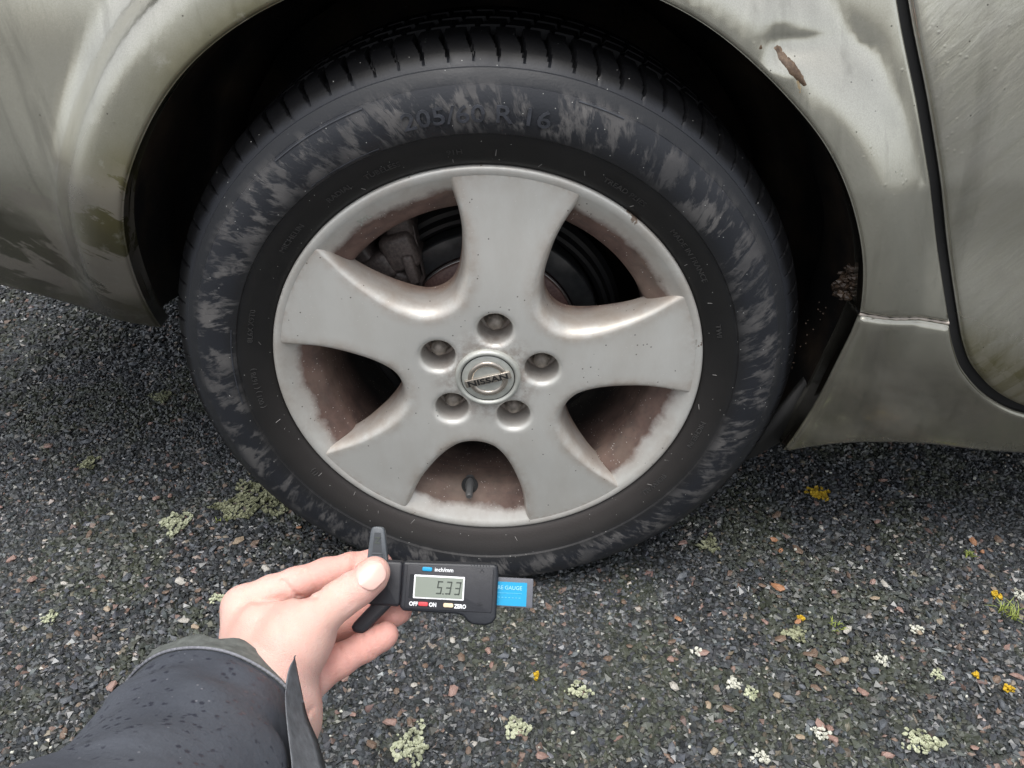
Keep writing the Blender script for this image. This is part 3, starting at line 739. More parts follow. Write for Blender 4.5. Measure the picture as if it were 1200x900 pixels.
# openings outline, half: (angle offset deg, radius)
half = [(0, .0800), (.012, .0815), (.024, .0865), (.036, .0975), (.046, .112), (.054, .128), (.0615, .146), (.067, .164), (.071, .182), (.0740, .1950)]   # (half width, distance out)
hp = np.array(half); U = np.vstack([hp[::-1]*[-1, 1], hp[1:]])
def pol(a, r): return np.stack([r*np.cos(a), r*np.sin(a)], -1)
Uc = spline(np.stack([U[:, 1], U[:, 0]], 1), 7); Uc = resample(Uc, .0026)          # centred on angle 0
rc = np.hypot(Uc[:, 0], Uc[:, 1]); Uc[0] *= .2085/rc[0]; Uc[-1] *= .2085/rc[-1]
AEND = abs(math.atan2(Uc[-1, 1], Uc[-1, 0]))
def rot2(P, a): c, s = math.cos(a), math.sin(a); return P@np.array([[c, s], [-s, c]])
CEN = [AX+D72*(k+.5) for k in range(5)]; SPK = [AX+D72*k for k in range(5)]
loop = []
for k in range(5):
    u = rot2(Uc, CEN[k]); loop.append(u)
    a0 = CEN[k]+AEND; a1 = CEN[(k+1) % 5]-AEND
    a1 += 2*math.pi*math.ceil((a0-a1)/(2*math.pi)) if a1 < a0 else 0
    aa = np.linspace(a0, a1, 42)[1:-1]; loop.append(pol(aa, .2085))
loop = np.vstack(loop)
def face_y(P):
    r = np.hypot(P[:, 0], P[:, 1]); y = -.0045*np.cos(np.clip((r-.09)/.12, -1, 1)*math.pi/2)**2+.0004
    y = y-.0012*sstep(.06-r, 0, .03)
    y = y+.0002*sstep(r, .195, .2085)
    dm = np.min([np.hypot(P[:, 0]-.0552*math.cos(a), P[:, 1]-.0552*math.sin(a)) for a in SPK], 0)
    y = y+.0035*(1-np.clip((dm-.0175)/.0045, 0, 1))**2                      # chamfer around each bolt pocket
    return y
circ = lambda c, r, n: np.array([(c[0]+r*math.cos(2*math.pi*k/n), c[1]+r*math.sin(2*math.pi*k/n)) for k in range(n)])
bolts = [(.0552*math.cos(a), .0552*math.sin(a)) for a in SPK]
holes = [circ(b, .0175, 40) for b in bolts]
gx, gz = np.meshgrid(np.arange(-.21, .21, .0032), np.arange(-.21, .21, .0032)); gx = gx+(np.arange(gx.shape[0]) % 2)[:, None]*.0016
g = np.stack([gx.ravel(), gz.ravel()], 1); g = g[np.hypot(g[:, 0], g[:, 1]) < .207]; g = g[inside(g, loop)]; g = g[dist(g, loop, True) > .0022]
bd = np.min([np.hypot(g[:, 0]-b[0], g[:, 1]-b[1]) for b in bolts], 0); g = g[bd > .0232]
rings = np.vstack([circ(b, q, 40) for b in bolts for q in (.0183, .0192, .0203, .0216)])
P, Fc = triangulate([loop]+holes, np.vstack([g, rings]))
y = face_y(P); V = [(p[0], a, p[1]) for p, a in zip(P, y)]; Fc = [tuple(f) for f in Fc]
key = {(round(p[0], 5), round(p[1], 5)): i for i, p in enumerate(P)}
def vid(q):
    i = key.get((round(q[0], 5), round(q[1], 5)))
    return i if i is not None else int(np.argmin(((P-q)**2).sum(1)))
wspk = []
for k in range(5):                                                           # rolled shoulder round every opening, then the wall
    u = rot2(Uc, CEN[k]); tt = np.gradient(u, axis=0); tt /= np.linalg.norm(tt, axis=1)[:, None]; nn = np.stack([tt[:, 1], -tt[:, 0]], 1)
    c = pol(np.array(CEN[k]), .15); 
    if ((c-u[len(u)//2])@nn[len(u)//2]) < 0: nn = -nn
    ru = np.hypot(u[:, 0], u[:, 1]); wid = .0065+.0070*(1-sstep(ru, .085, .19)); dep = .014+.016*(1-sstep(ru, .09, .20))
    prev = [vid(q) for q in u]; K = 9
    for j in range(1, K+4):
        if j <= K:
            a = j/K*math.pi/2; o_ = wid*math.sin(a)**1.0; d_ = dep*(1-math.cos(a))
        else: o_ = wid*(1+.04*(j-K)); d_ = dep+(j-K)*.0042
        q = u+nn*(o_[:, None]); yy = y[[vid(v) for v in u]]+d_; s = len(V)
        V += [(a[0], b, a[1]) for a, b in zip(q, yy)]; cur = list(range(s, s+len(u)))
        Fc += [(prev[i], prev[i+1], cur[i+1], cur[i]) for i in range(len(u)-1)]; prev = cur
for b in bolts:                                                              # bolt pockets
    h = circ(b, .0175, 40); prev = [vid(q) for q in h]
    for o_, d_ in ((.0174, .002), (.0166, .014), (.0158, .026), (.0002, .0262)):
        q = circ(b, o_, 40); s = len(V); V += [(a[0], d_, a[1]) for a in q]; cur = list(range(s, s+40))
        Fc += [(prev[i], prev[(i+1) % 40], cur[(i+1) % 40], cur[i]) for i in range(40)]; prev = cur
import bmesh
def fixn(o, recalc=True):
    bm = bmesh.new(); bm.from_mesh(o.data); bmesh.ops.recalc_face_normals(bm, faces=bm.faces[:]); bm.to_mesh(o.data); bm.free(); o.data.update()
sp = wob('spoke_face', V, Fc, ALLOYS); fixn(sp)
VV = np.array([(v.co.x, v.co.z) for v in sp.data.vertices]); de = np.full(len(VV), 1.)
for k in range(5): de = np.minimum(de, dist(VV, rot2(Uc, CEN[k])))
ea = np.clip(1-de/.011, 0, 1)**1.3; ins = inside(VV, loop); ea = np.where(ins, ea, .9); at_ = sp.data.attributes.new('edge', 'FLOAT', 'POINT'); at_.data.foreach_set('value', ea.astype(np.float32)); sp.data.set_sharp_from_angle(angle=math.radians(50))
V, Fc = revolve([(.071, .030), (.074, .052), (.060, .055), (.0, .055)], 80); wob('hub_back', V, Fc, ALLOY)
for b in bolts:
    parts = [cyl(b[0], b[1], .0115, .026, .0092, hexa=True)]
    V, Fc = revolve([(.0001, .0075), (.004, .0080), (.0066, .0098), (.0078, .0120)], 20); parts.append(([(x+b[0], y_, z_+b[1]) for x, y_, z_ in V], Fc))
    V, Fc = revolve([(.0095, .0235), (.0125, .0255)], 24); parts.append(([(x+b[0], y_, z_+b[1]) for x, y_, z_ in V], Fc))
    wob('wheel_nut', *join(parts), NUTM, angle=30)
# centre cap with badge
cyo = -.0062
V, Fc = revolve([(.0335, cyo+.0045), (.0330, cyo+.0010), (.0318, cyo-.0012), (.0300, cyo-.0018), (.0284, cyo-.0010), (.0278, cyo+.0008), (.0270, cyo+.0016), (.0264, cyo+.0006), (.0255, cyo), (.018, cyo-.0004), (.0, cyo-.0006)], 96)
wob('centre_cap', V, Fc, CAPM)
V, Fc = revolve([(.0274, cyo+.0012), (.0269, cyo+.0004), (.0263, cyo+.0012)], 96); wob('cap_groove', V, Fc, TRIM)
V, Fc = revolve([(.0205, cyo), (.0200, cyo-.0012), (.0186, cyo-.0018), (.0166, cyo-.0018), (.0152, cyo-.0010), (.0148, cyo)], 80); wob('emblem_ring', V, Fc, SILVERT)
ba = math.radians(15)
def tilt(V, y0):
    c, s = math.cos(ba), math.sin(ba); return [(x*c-z*s, y_+y0, x*s+z*c) for x, y_, z in V]
V, Fc = prism(rrect(-.0238, -.0042, .0238, .0042, .0008), 0, .0026, .0005); V = [(a, -c, b) for a, b, c in V]
wob('emblem_bar', tilt(V, cyo), Fc, SILVERT, angle=40)
tv, tf = text_mesh('NISSAN', .0088, .00018, .0002); sx = .0415/(tv[:, 0].max()-tv[:, 0].min())
wob('emblem_lettering', tilt([(x*sx, -z, yy-.0031) for x, yy, z in tv], cyo-.0028), tf, TRIM, smooth=False)
# valve in its hole at the lowest opening
va = math.radians(261.6); vc = np.array([.1735*math.cos(va), .0245, .1735*math.sin(va)]); vd = Vector((0, -1, -.15)).normalized()
def tube(p0, d, prof, n=18):
    d = Vector(d).normalized(); q = d.to_track_quat('Z', 'Y'); V = []; F = []
    for k, (h, r) in enumerate(prof):
        for j in range(n):
            a = j*6.2832/n; v = q@Vector((r*math.cos(a), r*math.sin(a), h)); V.append((p0[0]+v.x, p0[1]+v.y, p0[2]+v.z))
        if k: F += [((k-1)*n+j, (k-1)*n+(j+1) % n, k*n+(j+1) % n, k*n+j) for j in range(n)]
    F.append([(len(prof)-1)*n+j for j in range(n)]); return V, F
wob('valve_stem', *tube(vc, vd, [(-.012, .0052), (.0, .0052), (.004, .0048), (.006, .0042), (.012, .0042), (.0155, .0040), (.0170, .0032)]), VALV, angle=40)
V, Fc = tube(vc+np.array([-math.cos(va), 0, -math.sin(va)])*.0006, (-math.cos(va)*.8, -.6, -math.sin(va)*.8), [(-.0075, .0098), (.0006, .0098), (.0013, .0092), (.0006, .0086), (.0004, .0040)], 24); 
wob('valve_hole', V, Fc, TRIM)
# maker's mark cast into the dish
def wrap(s, size, r0, ang, yfn, lift, bold=0, thick=.0006, squash=1.0):
    v, f = text_mesh(s, size, bold, thick*.5); a = math.radians(ang)-v[:, 0]*squash/r0; r = r0+v[:, 1]
    y_ = np.interp(r, *yfn)-lift-v[:, 2]; return np.stack([r*np.cos(a), y_, r*np.sin(a)], -1), f
dish = (np.array([p[0] for p in rimprof[14:5:-1]]), np.array([p[1] for p in rimprof[14:5:-1]]))
wob('cast_mark', *wrap('JWL', .0075, .196, 123.5, dish, .0006, .0001, .0008), CAPM, smooth=False)

# tyre
tprof = [(.2135, .014), (.2150, .0080), (.2172, .0040), (.2195, .0012), (.2225, -.0010), (.2260, -.0028), (.2290, -.0040), (.2330, -.0058), (.2372, -.0076), (.2420, -.0092), (.2462, -.0102),
         (.2478, -.0106), (.2486, -.0128), (.2530, -.0138), (.2590, -.0144), (.2650, -.0146), (.2720, -.0140), (.2790, -.0122), (.2845, -.0098), (.2862, -.0090), (.2868, -.0068), (.2900, -.0054), (.2950, -.0020),
         (.2972, -.0004), (.2978, .0012), (.3010, .0034), (.3045, .0064), (.3068, .0088), (.3074, .0094), (.3096, .0122), (.3118, .0156), (.3136, .0192), (.3150, .0232), (.3160, .0275), (.3166, .032), (.3170, .037), (.3174, .043), (.3176, .050),
         (.3176, .056), (.3098, .0575), (.3098, .0635), (.3178, .065), (.3180, .078), (.3180, .092), (.3098, .0935), (.3098, .1005), (.3180, .102), (.3178, .13), (.3098, .1315), (.3098, .138), (.3176, .1395),
         (.317, .165), (.314, .182), (.306, .197), (.290, .208), (.265, .216), (.235, .211), (.2170, .204), (.2130, .198)]
tp = np.array(tprof); NT = 1488; NP = 93
def tyre_disp(T, I, r, y):
    ph = (T*NP/(2*math.pi)) % 1.0
    sl = np.clip((y-.001)/.030, 0, 1)                    # sipes begin low on the shoulder and widen towards the tread
    slant = .35*sl; kk = np.floor(T*NP/(2*math.pi)+.5); hsh = (np.sin(kk*12.9898)*43758.5453) % 1; w = (.03+.075*sl)*(.55+.8*hsh)*(sl > .18*hsh)
    d = np.abs(((ph-.5-slant+.5) % 1)-.5); g = (d < w)&(I >= 25)&(I <= 38)
    dep = .0050*sstep(y, .0008, .014)+.0035*sstep(y, .016, .030)
    r = r-np.where(g, dep, 0); y = y+np.where(g, dep*.55*(1-sl), 0)
    # fine moulded ticks on the tread ribs
    g2 = (I >= 41)&(I <= 50)&((((T*NP*1.0/(2*math.pi))+y*9) % 1) < .16); r = r-np.where(g2, .004, 0)
    # standing on the ground: flat contact and bulged wall at the bottom
    z = r*np.sin(T); under = np.clip((-z-.200)/.11, 0, 1)*np.clip(1-np.abs(np.cos(T))*1.0, 0, 1)
    bul = np.exp(-((r-.272)/.030)**2)*np.clip((-np.sin(T)-.72)/.28, 0, 1)**2
    y = y-.0060*bul*(y < .1)+.006*bul*(y > .1)
    return r, y
V, Fc = revolve(tp, NT, disp=tyre_disp)
lim = -(H-.0035); zz = V[:, 2]; soft = np.where(zz < lim+.004, 0, 0); V[:, 2] = np.maximum(zz, lim)
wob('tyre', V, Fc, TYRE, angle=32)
yfn = (tp[:33, 0], tp[:33, 1])
RAISED = plain('raised_rubber', (.040, .043, .052), .42, 0, .3, 500, .4)
RAISED2 = plain('inner_raised_rubber', (.045, .044, .043), .45, 0, .3, 500, .3)
wob('size_lettering', *wrap('205/60 R 16', .0195, .2585, 91, yfn, .0012, .0002, .0012, 1.25), RAISED, smooth=False).__setitem__('label', 'size lettering 205/60 R 16')
for s, a in (('MICHELIN', 139), ('8L6X X9T0', 165), ('( 001 ) ( 1678 )', 183), ('91H', 96), ('TUBELESS', 112), ('RADIAL', 123), ('MADE IN FRANCE', 36), ('TWI', 14), ('MICHELIN', -18), ('(1)', 213), ('TREAD PLIES', 58), ('SIDEWALL', -38)):
    wob('small_lettering', *wrap(s, .0066, .2295 if a not in (183, 165) else .2340, a, yfn, .0005, 0, .0008, 1.2), RAISED2, smooth=False)
# thin moulded arcs framing the size panel
for a0_, a1_, rr in ((72, 108, .2800),):
    pass
def moulded(r0, r1, a0, a1, lift):
    n = 40; V = []; F = []
    for k in range(n+1):
        a = math.radians(a0+(a1-a0)*k/n)
        for r in (r0, r1):
            y_ = float(np.interp(r, *yfn)); V += [(r*math.cos(a), y_-lift, r*math.sin(a)), (r*math.cos(a), y_+.001, r*math.sin(a))]
        if k: b = 4*(k-1); c = 4*k; F += [(b, b+2, c+2, c), (b+1, b, c, c+1), (b+2, b+3, c+3, c+2)]
    return V, F
for q in ((.2842, .2850, 66, 74), (.2842, .2850, 110, 128), (.2505, .2512, 110, 126), (.2520, .2530, 166, 186), (.2520, .2528, 236, 300)): wob('moulded_bar', *moulded(*q, .0008), RAISED, smooth=False)
# little moulding whiskers around the bead and shoulder
parts = []
for k in range(34):
    a = math.radians(k*360/34+4*rng.random()); r = .2215 if k % 2 else .2270; y_ = float(np.interp(r, *yfn)); ln = .004+.003*rng.random(); d = rng.normal(size=3)*.5+np.array([math.cos(a), -.35, math.sin(a)])
    parts.append(tube((r*math.cos(a), y_, r*math.sin(a)), d, [(0, .0003), (ln, .0002)], 4))
wob('moulding_whiskers', *join(parts), plain('grey_whisker', (.30, .29, .28), .6), smooth=False)['kind'] = 'stuff'

# ---------------------------------------------------------------- tread gauge
GD = .50
def at(u, v, d): return CAMP+d*(FW+RT*(u-600)/FPX-UP*(v-450)/FPX)
GC = at(530, 690, GD); gauge = empty('tread_depth_gauge', GC); tag(gauge, 'black digital tread depth gauge held in the hand, screen reading 5.33', 'tread gauge')
gx_ = Vector(RT)*math.cos(math.radians(-3.0))+Vector(UP)*math.sin(math.radians(-3.0)); gz_ = -Vector(at(530, 690, 1)-CAMP).normalized()*.86+Vector(UP)*.34; gz_.normalize()
gz_ = (-Vector(FW)*.97+Vector(UP)*.16).normalized()
gy_ = gz_.cross(gx_).normalized(); gx_ = gy_.cross(gz_).normalized()
GM = Matrix([[gx_[i], gy_[i], gz_[i]] for i in range(3)]).to_4x4(); gauge.matrix_world = Matrix.Translation(Vector(GC))@GM
def gob(name, V, F, mat, parent=None, **k):
    o = bpy.data.objects.new(name, mk(name, V, F, mat, k.get('smooth', True), k.get('angle', 35))); C.objects.link(o); o.parent = parent or gauge; return o
T = .007
hump = [(-.0310, .0160), (-.0322, .0150), (-.0322, -.0120), (-.0300, -.0145), (.0040, -.0147), (.0085, -.0158), (.0110, -.0188), (.0145, -.0206), (.0230, -.0208), (.0270, -.0192), (.0292, -.0160), (.0292, .0120), (.0284, .0162), (.0262, .0172)]
body = gob('gauge_body', *prism(resample(np.vstack([hump, hump[:1]]), .0012)[:-1], -T, T, .0016), BLACK)
gob('front_plate', *prism(rrect(-.0290, -.0128, .0262, .0142, .0012), T-.001, T+.0005, .0003), BLACKM)
gob('slide_grip', *prism(rrect(-.0530, -.0125, -.0318, .0158, .003), -.006, .0045, .002), BLACKM)
gob('slide_rail', *prism(rrect(-.0318, -.0105, -.0300, .0148, .0004), -.005, .0060, .0005), BLACK)
jw = [(-.0562, .0140), (-.0425, .0140), (-.0462, .0345), (-.0474, .0366), (-.0520, .0370), (-.0544, .0362), (-.0552, .0340)]
gob('upper_jaw', *prism(resample(np.vstack([jw, jw[:1]]), .0015)[:-1], -.003, .0020, .0009), SMOKE)
jr = [(-.0530, .0180), (-.0465, .0180), (-.0484, .0330), (-.0525, .0330)]
gob('jaw_recess', *prism(jr, .0012, .0024, 0), plain('dark_jaw_face', (.04, .045, .05), .3), smooth=False)
v, f = text_mesh('Z', .0058, .0001, .0001); gob('jaw_mark', [(x-.0502, y_+.0262, z+.0027) for x, y_, z in v], f, INK, smooth=False)
gob('jaw_rib', *join([prism(rrect(-.0528, .0158+q, -.0462, .0166+q, .0003), .0015, .0030, 0) for q in (0, .002, .0036)]), SMOKE, smooth=False)
lj = [(-.0370, -.0080), (-.0475, -.0080), (-.0612, -.0240), (-.0625, -.0265), (-.0615, -.0290), (-.0590, -.0302), (-.0550, -.0302), (-.0525, -.0290), (-.0505, -.0265), (-.0370, -.0110)]
gob('lower_jaw', *prism(resample(np.vstack([lj, lj[:1]]), .0015)[:-1], -.0045, .0035, .002), BLACKM)
gob('gauge_blade', *prism(rrect(.0250, -.0095, .0520, .0088, .0008), -.003, .0005, .0004), plain('grey_blade', (.10, .105, .125), .4))
gob('blade_label', *prism(rrect(.0285, -.0086, .0480, .0062, .0002), .0003, .0008, 0), BLUE, smooth=False)
v, f = text_mesh('RE GAUGE', .0034, .00005, .0001); sx = .0155/(v[:, 0].max()-v[:, 0].min())
gob('blade_lettering', [(x*sx+.0370, y_+.0015, z+.0010) for x, y_, z in v], f, plain('pale_blue_print', (.25, .62, .80), .5), smooth=False)
gob('blade_line', *join([prism([(.0287, -.0009), (.0450, -.0009), (.0450, -.0006), (.0287, -.0006)], .0008, .0010)]+[prism([(.0297+k*.0022, -.0038), (.0309+k*.0022, -.0038), (.0309+k*.0022, -.0033), (.0297+k*.0022, -.0033)], .0008, .0010) for k in range(7)]), plain('faint_blue_print', (.10, .48, .70), .5), smooth=False)
F0 = T+.0005
fr = gob('screen_frame', *join([prism(rrect(-.0240, -.0062, .0082, .0084, .0006), F0-.0003, F0+.0009, .0002)]), WHITE)
scr = gob('screen', *prism(rrect(-.0230, -.0052, .0072, .0074, .0002), F0, F0+.0011, 0), LCD, fr, smooth=False)
gob('screen_surround', *prism(rrect(-.0268, -.0062, -.0243, .0084, .0003), F0-.0004, F0+.0003, 0), plain('gloss_black_window', (.006, .007, .009), .08), smooth=False)
SEG = {'5': 'afgcd', '3': 'abgcd'}
def digit(ch, x, y, w, h, t):
    parts = []; sl = .12
    R = {'a': (0, h-t, w, h), 'd': (0, 0, w, t), 'g': (0, h/2-t/2, w, h/2+t/2), 'b': (w-t, h/2, w, h), 'c': (w-t, 0, w, h/2), 'f': (0, h/2, t, h), 'e': (0, 0, t, h/2)}
    e = t*.18
    for s in SEG[ch]:
        x0, y0, x1, y1 = R[s]; x0 += e; y0 += e; x1 -= e; y1 -= e
        parts.append(prism([(x+a+sl*b, y+b) for a, b in ((x0, y0), (x1, y0), (x1, y1), (x0, y1))], F0+.0011, F0+.0013))
    return parts
pp = digit('5', -.0098, -.0030, .0037, .0084, .0012)+digit('3', -.0040, -.0030, .0037, .0084, .0012)+digit('3', .0018, -.0030, .0037, .0084, .0012)
pp += [prism([(-.0055, -.0030), (-.0047, -.0030), (-.0047, -.0022), (-.0055, -.0022)], F0+.0011, F0+.0013)]
gob('screen_digits', *join(pp), INK, scr, smooth=False)
b1 = gob('button', *prism(rrect(-.0193, .0108, -.0130, .0134, .0009), F0-.0005, F0+.0008, .0004), BLUE); b1['label'] = 'blue inch and millimetre button'
b2 = gob('button', *prism(rrect(-.0203, -.0108, -.0142, -.0082, .0009), F0-.0005, F0+.0008, .0004), RED); b2['label'] = 'red off and on button'
b3 = gob('button', *prism(rrect(-.0045, -.0108, .0018, -.0082, .0009), F0-.0005, F0+.0008, .0004), CREAM); b3['label'] = 'cream zero button'
for s, x, y_, w in (('inch/mm', -.0054, .0110, .0118), ('OFF', -.0234, -.0108, .0056), ('ON', -.0112, -.0108, .0046), ('ZERO', .0062, -.0110, .0076)):
    v, f = text_mesh(s, .0035, .00006 if s[0] == 'i' else .00012, .0001); sx = w/(v[:, 0].max()-v[:, 0].min())
    o = gob('gauge_lettering', [(a*sx+x, b+y_, c+F0+.0002) for a, b, c in v], f, WHITE, smooth=False); o['label'] = 'white lettering '+s
# moulded grip ridges and arrow on the right of the body
gob('thumb_ridge', *join([prism(rrect(.0115+k*.0019, .0155, .0121+k*.0019, .0166, .0001), T-.004, T+.0002) for k in range(7)]), BLACKM, smooth=False)
gob('thumb_notch', *join([prism([(.0172, .0118), (.0188, .0142), (.0204, .0118), (.0198, .0118), (.0188, .0132), (.0178, .0118)], T, T+.0008), prism(rrect(.0176, -.0080, .0202, -.0074, .0001), T+.0008, T+.0014)]), BLACKM, smooth=False)

# ---------------------------------------------------------------- person: left hand and sleeve
person = empty('person', at(320, 760, .48)); tag(person, 'person in a dark rain-spotted jacket reaching in, left hand holding the gauge', 'person')
def hc(u, v, d): return np.array([(u-600)/FPX*d, -(v-450)/FPX*d, -d])     # camera-frame point
def cam2world(P): P = np.asarray(P); return CAMP+P[:, :1]*RT+P[:, 1:2]*UP-P[:, 2:3]*FW
def surface_nets(f, lo, hi, h):
    n = np.ceil((hi-lo)/h).astype(int)+1; ax = [lo[i]+h*np.arange(n[i]) for i in range(3)]
    G = np.stack(np.meshgrid(*ax, indexing='ij'), -1); D = f(G.reshape(-1, 3)).reshape(n)
    s = D < 0; c = [slice(None, -1), slice(1, None)]
    cnt = np.zeros(n-1); pos = np.zeros((*(n-1), 3))
    def off(a, b): return s[c[a[0]], c[a[1]], c[a[2]]], D[c[a[0]], c[a[1]], c[a[2]]]
    for ax_ in range(3):
        for o in ((0, 0), (0, 1), (1, 0), (1, 1)):
            a = list(o); a.insert(ax_, 0); b = list(o); b.insert(ax_, 1)
            sa, da = off(a, 0); sb, db = off(b, 0); e = sa != sb; t = np.where(e, da/(da-db+1e-20), 0)
            p = np.zeros((*(n-1), 3)); 
            for k in range(3): p[..., k] = a[k]
            p[..., ax_] += t; pos += p*e[..., None]; cnt += e
    act = cnt > 0; idx = -np.ones(n-1, int); idx[act] = np.arange(act.sum())
    I = np.argwhere(act); V = lo+h*(I+pos[act]/cnt[act][:, None]); F = []
    for ax_ in range(3):
        o1, o2 = [(1, 2), (2, 0), (0, 1)][ax_]
        sl = [slice(1, -1)]*3; sl[ax_] = slice(0, -1); sh_ = [slice(1, -1)]*3; sh_[ax_] = slice(1, None)
        e = s[tuple(sl)] != s[tuple(sh_)]; fl = s[tuple(sl)]; J = np.argwhere(e)
        add = np.ones(3, int); add[ax_] = 0; J2 = J+add
        fl = fl[tuple(J.T)]
        d1 = np.zeros(3, int); d1[o1] = 1; d2 = np.zeros(3, int); d2[o2] = 1
        q = [idx[tuple((J2-a).T)] for a in (d1+d2, d2, 0*d1, d1)]; q = np.stack(q, 1); q[~fl] = q[~fl][:, ::-1]; F.append(q)
    F = np.vstack(F); return V, F[(F >= 0).all(1)]
def rcone(P, a, b, ra, rb):
    ab = b-a; L = np.linalg.norm(ab); t = np.clip(((P-a)@ab)/(L*L), 0, 1); t2 = t
    return np.linalg.norm(P-a-t[:, None]*ab, axis=1)-(ra+(rb-ra)*t2)
def smin(a, b, k):
    h = np.clip(.5+.5*(b-a)/k, 0, 1); return b+(a-b)*h-k*h*(1-h)
def chain(P, pts, k=.004):
    d = None
    for (p, r), (q, s) in zip(pts[:-1], pts[1:]):
        e = rcone(P, p, q, r, s); d = e if d is None else smin(d, e, k)
    return d
h_ = hc
FING = {'index': [(h_(286, 712, .505), .0130), (h_(318, 695, .508), .0112), (h_(346, 684, .510), .0102), (h_(382, 672, .514), .0098), (h_(412, 664, .517), .0090), (h_(436, 660, .519), .0086), (h_(447, 661, .520), .0076)],
        'middle': [(h_(300, 735, .520), .0130), (h_(360, 712, .535), .0102), (h_(410, 695, .534), .0096), (h_(450, 685, .528), .0088)],
        'ring': [(h_(320, 770, .515), .0125), (h_(385, 738, .522), .0105), (h_(430, 727, .520), .0094), (h_(462, 718, .518), .0084), (h_(470, 716, .518), .0074)],
        'little': [(h_(338, 808, .490), .0130), (h_(368, 794, .490), .0112), (h_(398, 774, .492), .0100), (h_(428, 757, .496), .0092), (h_(448, 746, .499), .0084), (h_(453, 743, .500), .0074)]}
THUMB = [(h_(318, 790, .462), .0190), (h_(345, 752, .464), .0190), (h_(372, 722, .468), .0126), (h_(398, 703, .474), .0108), (h_(420, 688, .478), .0104), (h_(436, 674, .481), .0096), (h_(440, 669, .482), .0080)]
# skin folds: ends of each fold as (u, v), how deep, how wide, and the depth range it lies in
CREASE = [(419, 647, 413, 674, .0015, 2.2, .520), (415, 648, 409, 673, .0007, 2, .520), (362, 660, 370, 690, .0011, 2.2, .512), (367, 660, 375, 688, .0007, 2, .512),
          (331, 680, 350, 700, .0022, 2.6, .505), (350, 700, 372, 700, .0020, 2.4, .505), (338, 672, 346, 688, .0007, 2, .505), (300, 706, 331, 700, .0009, 3.2, .500),
          (391, 690, 405, 716, .0009, 2.2, .474), (397, 686, 411, 711, .0011, 2.2, .475), (403, 682, 416, 706, .0007, 2, .476), (352, 703, 376, 690, .0007, 2.5, .478),
          (424, 740, 437, 768, .0014, 2.2, .500), (397, 756, 410, 786, .0010, 2.2, .495), (440, 712, 446, 737, .0012, 2.2, .520), (432, 716, 437, 740, .0006, 2, .520),
          (318, 712, 330, 742, .0007, 3.5, .480), (330, 742, 333, 776, .0006, 3.5, .475), (296, 752, 318, 765, .0005, 3, .480), (366, 830, 352, 850, .0010, 2.5, .470)]
def hand_sdf(P):
    d = None
    for a, b, ra, rb in ((hc(286, 712, .505), hc(300, 835, .465), .0140, .0250), (hc(300, 735, .510), hc(305, 830, .468), .0150, .0240), (hc(320, 770, .505), hc(322, 840, .468), .0150, .0230),
                         (hc(338, 806, .490), hc(335, 850, .465), .0140, .0180), (hc(306, 735, .482), hc(300, 800, .468), .0160, .0220)):
        e = rcone(P, a, b, ra, rb); d = e if d is None else smin(d, e, .010)
    # thenar mound
    e = rcone(P, hc(352, 742, .474), hc(322, 795, .462), .0215, .0220); d = smin(d, e, .014)
    # wrist and forearm
    e = rcone(P, hc(315, 835, .462), hc(285, 900, .425), .0265, .0290); d = smin(d, e, .014)
    e = rcone(P, hc(285, 900, .425), hc(200, 1010, .36), .0290, .0330); d = smin(d, e, .010)
    fs = None
    for k in ('index', 'middle', 'ring', 'little'):
        e = chain(P, FING[k]); fs = e if fs is None else smin(fs, e, .0012)
    d = smin(d, fs, .006)
    # creases across the finger joints
    t = chain(P, THUMB, .006); tt = smin(t, d, .0075)
    near = sstep(np.linalg.norm(P-THUMB[1][0], axis=1), .022, .040)       # far along the thumb it stays separate
    d = np.where(near > 0, tt*(1-near)+np.minimum(t, d)*near, tt)
    uv = np.stack([600+P[:, 0]/-P[:, 2]*FPX, 450-P[:, 1]/-P[:, 2]*FPX], 1)
    for u0, v0, u1, v1, w, sg, dm in CREASE:
        e = dist(uv, np.array([(u0, v0), (u1, v1)])); d = d+w*np.exp(-(e/sg)**2)*(-P[:, 2] < dm)
    return d
c0 = np.array([hc(300, 750, .49)]).mean(0)
lo = np.array([-.215, -.315, -.56]); hi = np.array([-.060, -.095, -.345])
V, Fc = surface_nets(hand_sdf, lo, hi, .00125)
# relax the net a little
def relax(V, F, it=3, lam=.5):
    E = np.vstack([F[:, [0, 1]], F[:, [1, 2]], F[:, [2, 3]], F[:, [3, 0]]]); E = np.vstack([E, E[:, ::-1]])
    cn = np.bincount(E[:, 0], minlength=len(V))[:, None]
    for _ in range(it):
        s = np.zeros_like(V)
        for k in range(3): s[:, k] = np.bincount(E[:, 0], V[E[:, 1], k], minlength=len(V))
        V = V+lam*(s/np.maximum(cn, 1)-V)
    return V
V = relax(V, Fc, 2)
PW = WLOC['person']
hand = ob('hand', cam2world(V)-np.array(PW), Fc, SKIN, person, PW); hand['label'] = 'bare left hand, thumb in front and fingers behind the gauge'
fl = np.zeros(len(V))
for k in FING:
    for p, r in FING[k][-4:]: fl = np.maximum(fl, .75*np.exp(-(np.linalg.norm(V-p, axis=1)/.016)**2))
fl = np.maximum(fl, .25*np.exp(-(np.linalg.norm(V-THUMB[-1][0], axis=1)/.02)**2))
for p, q in ((hc(345, 695, .485), hc(395, 690, .49)), (hc(404, 755, .48), hc(370, 820, .47))):
    fl = np.maximum(fl, .7*np.exp(-(rcone(V, p, q, 0, 0)/.007)**2))
a_ = hand.data.attributes.new('flush', 'FLOAT', 'POINT'); a_.data.foreach_set('value', fl.astype(np.float32))
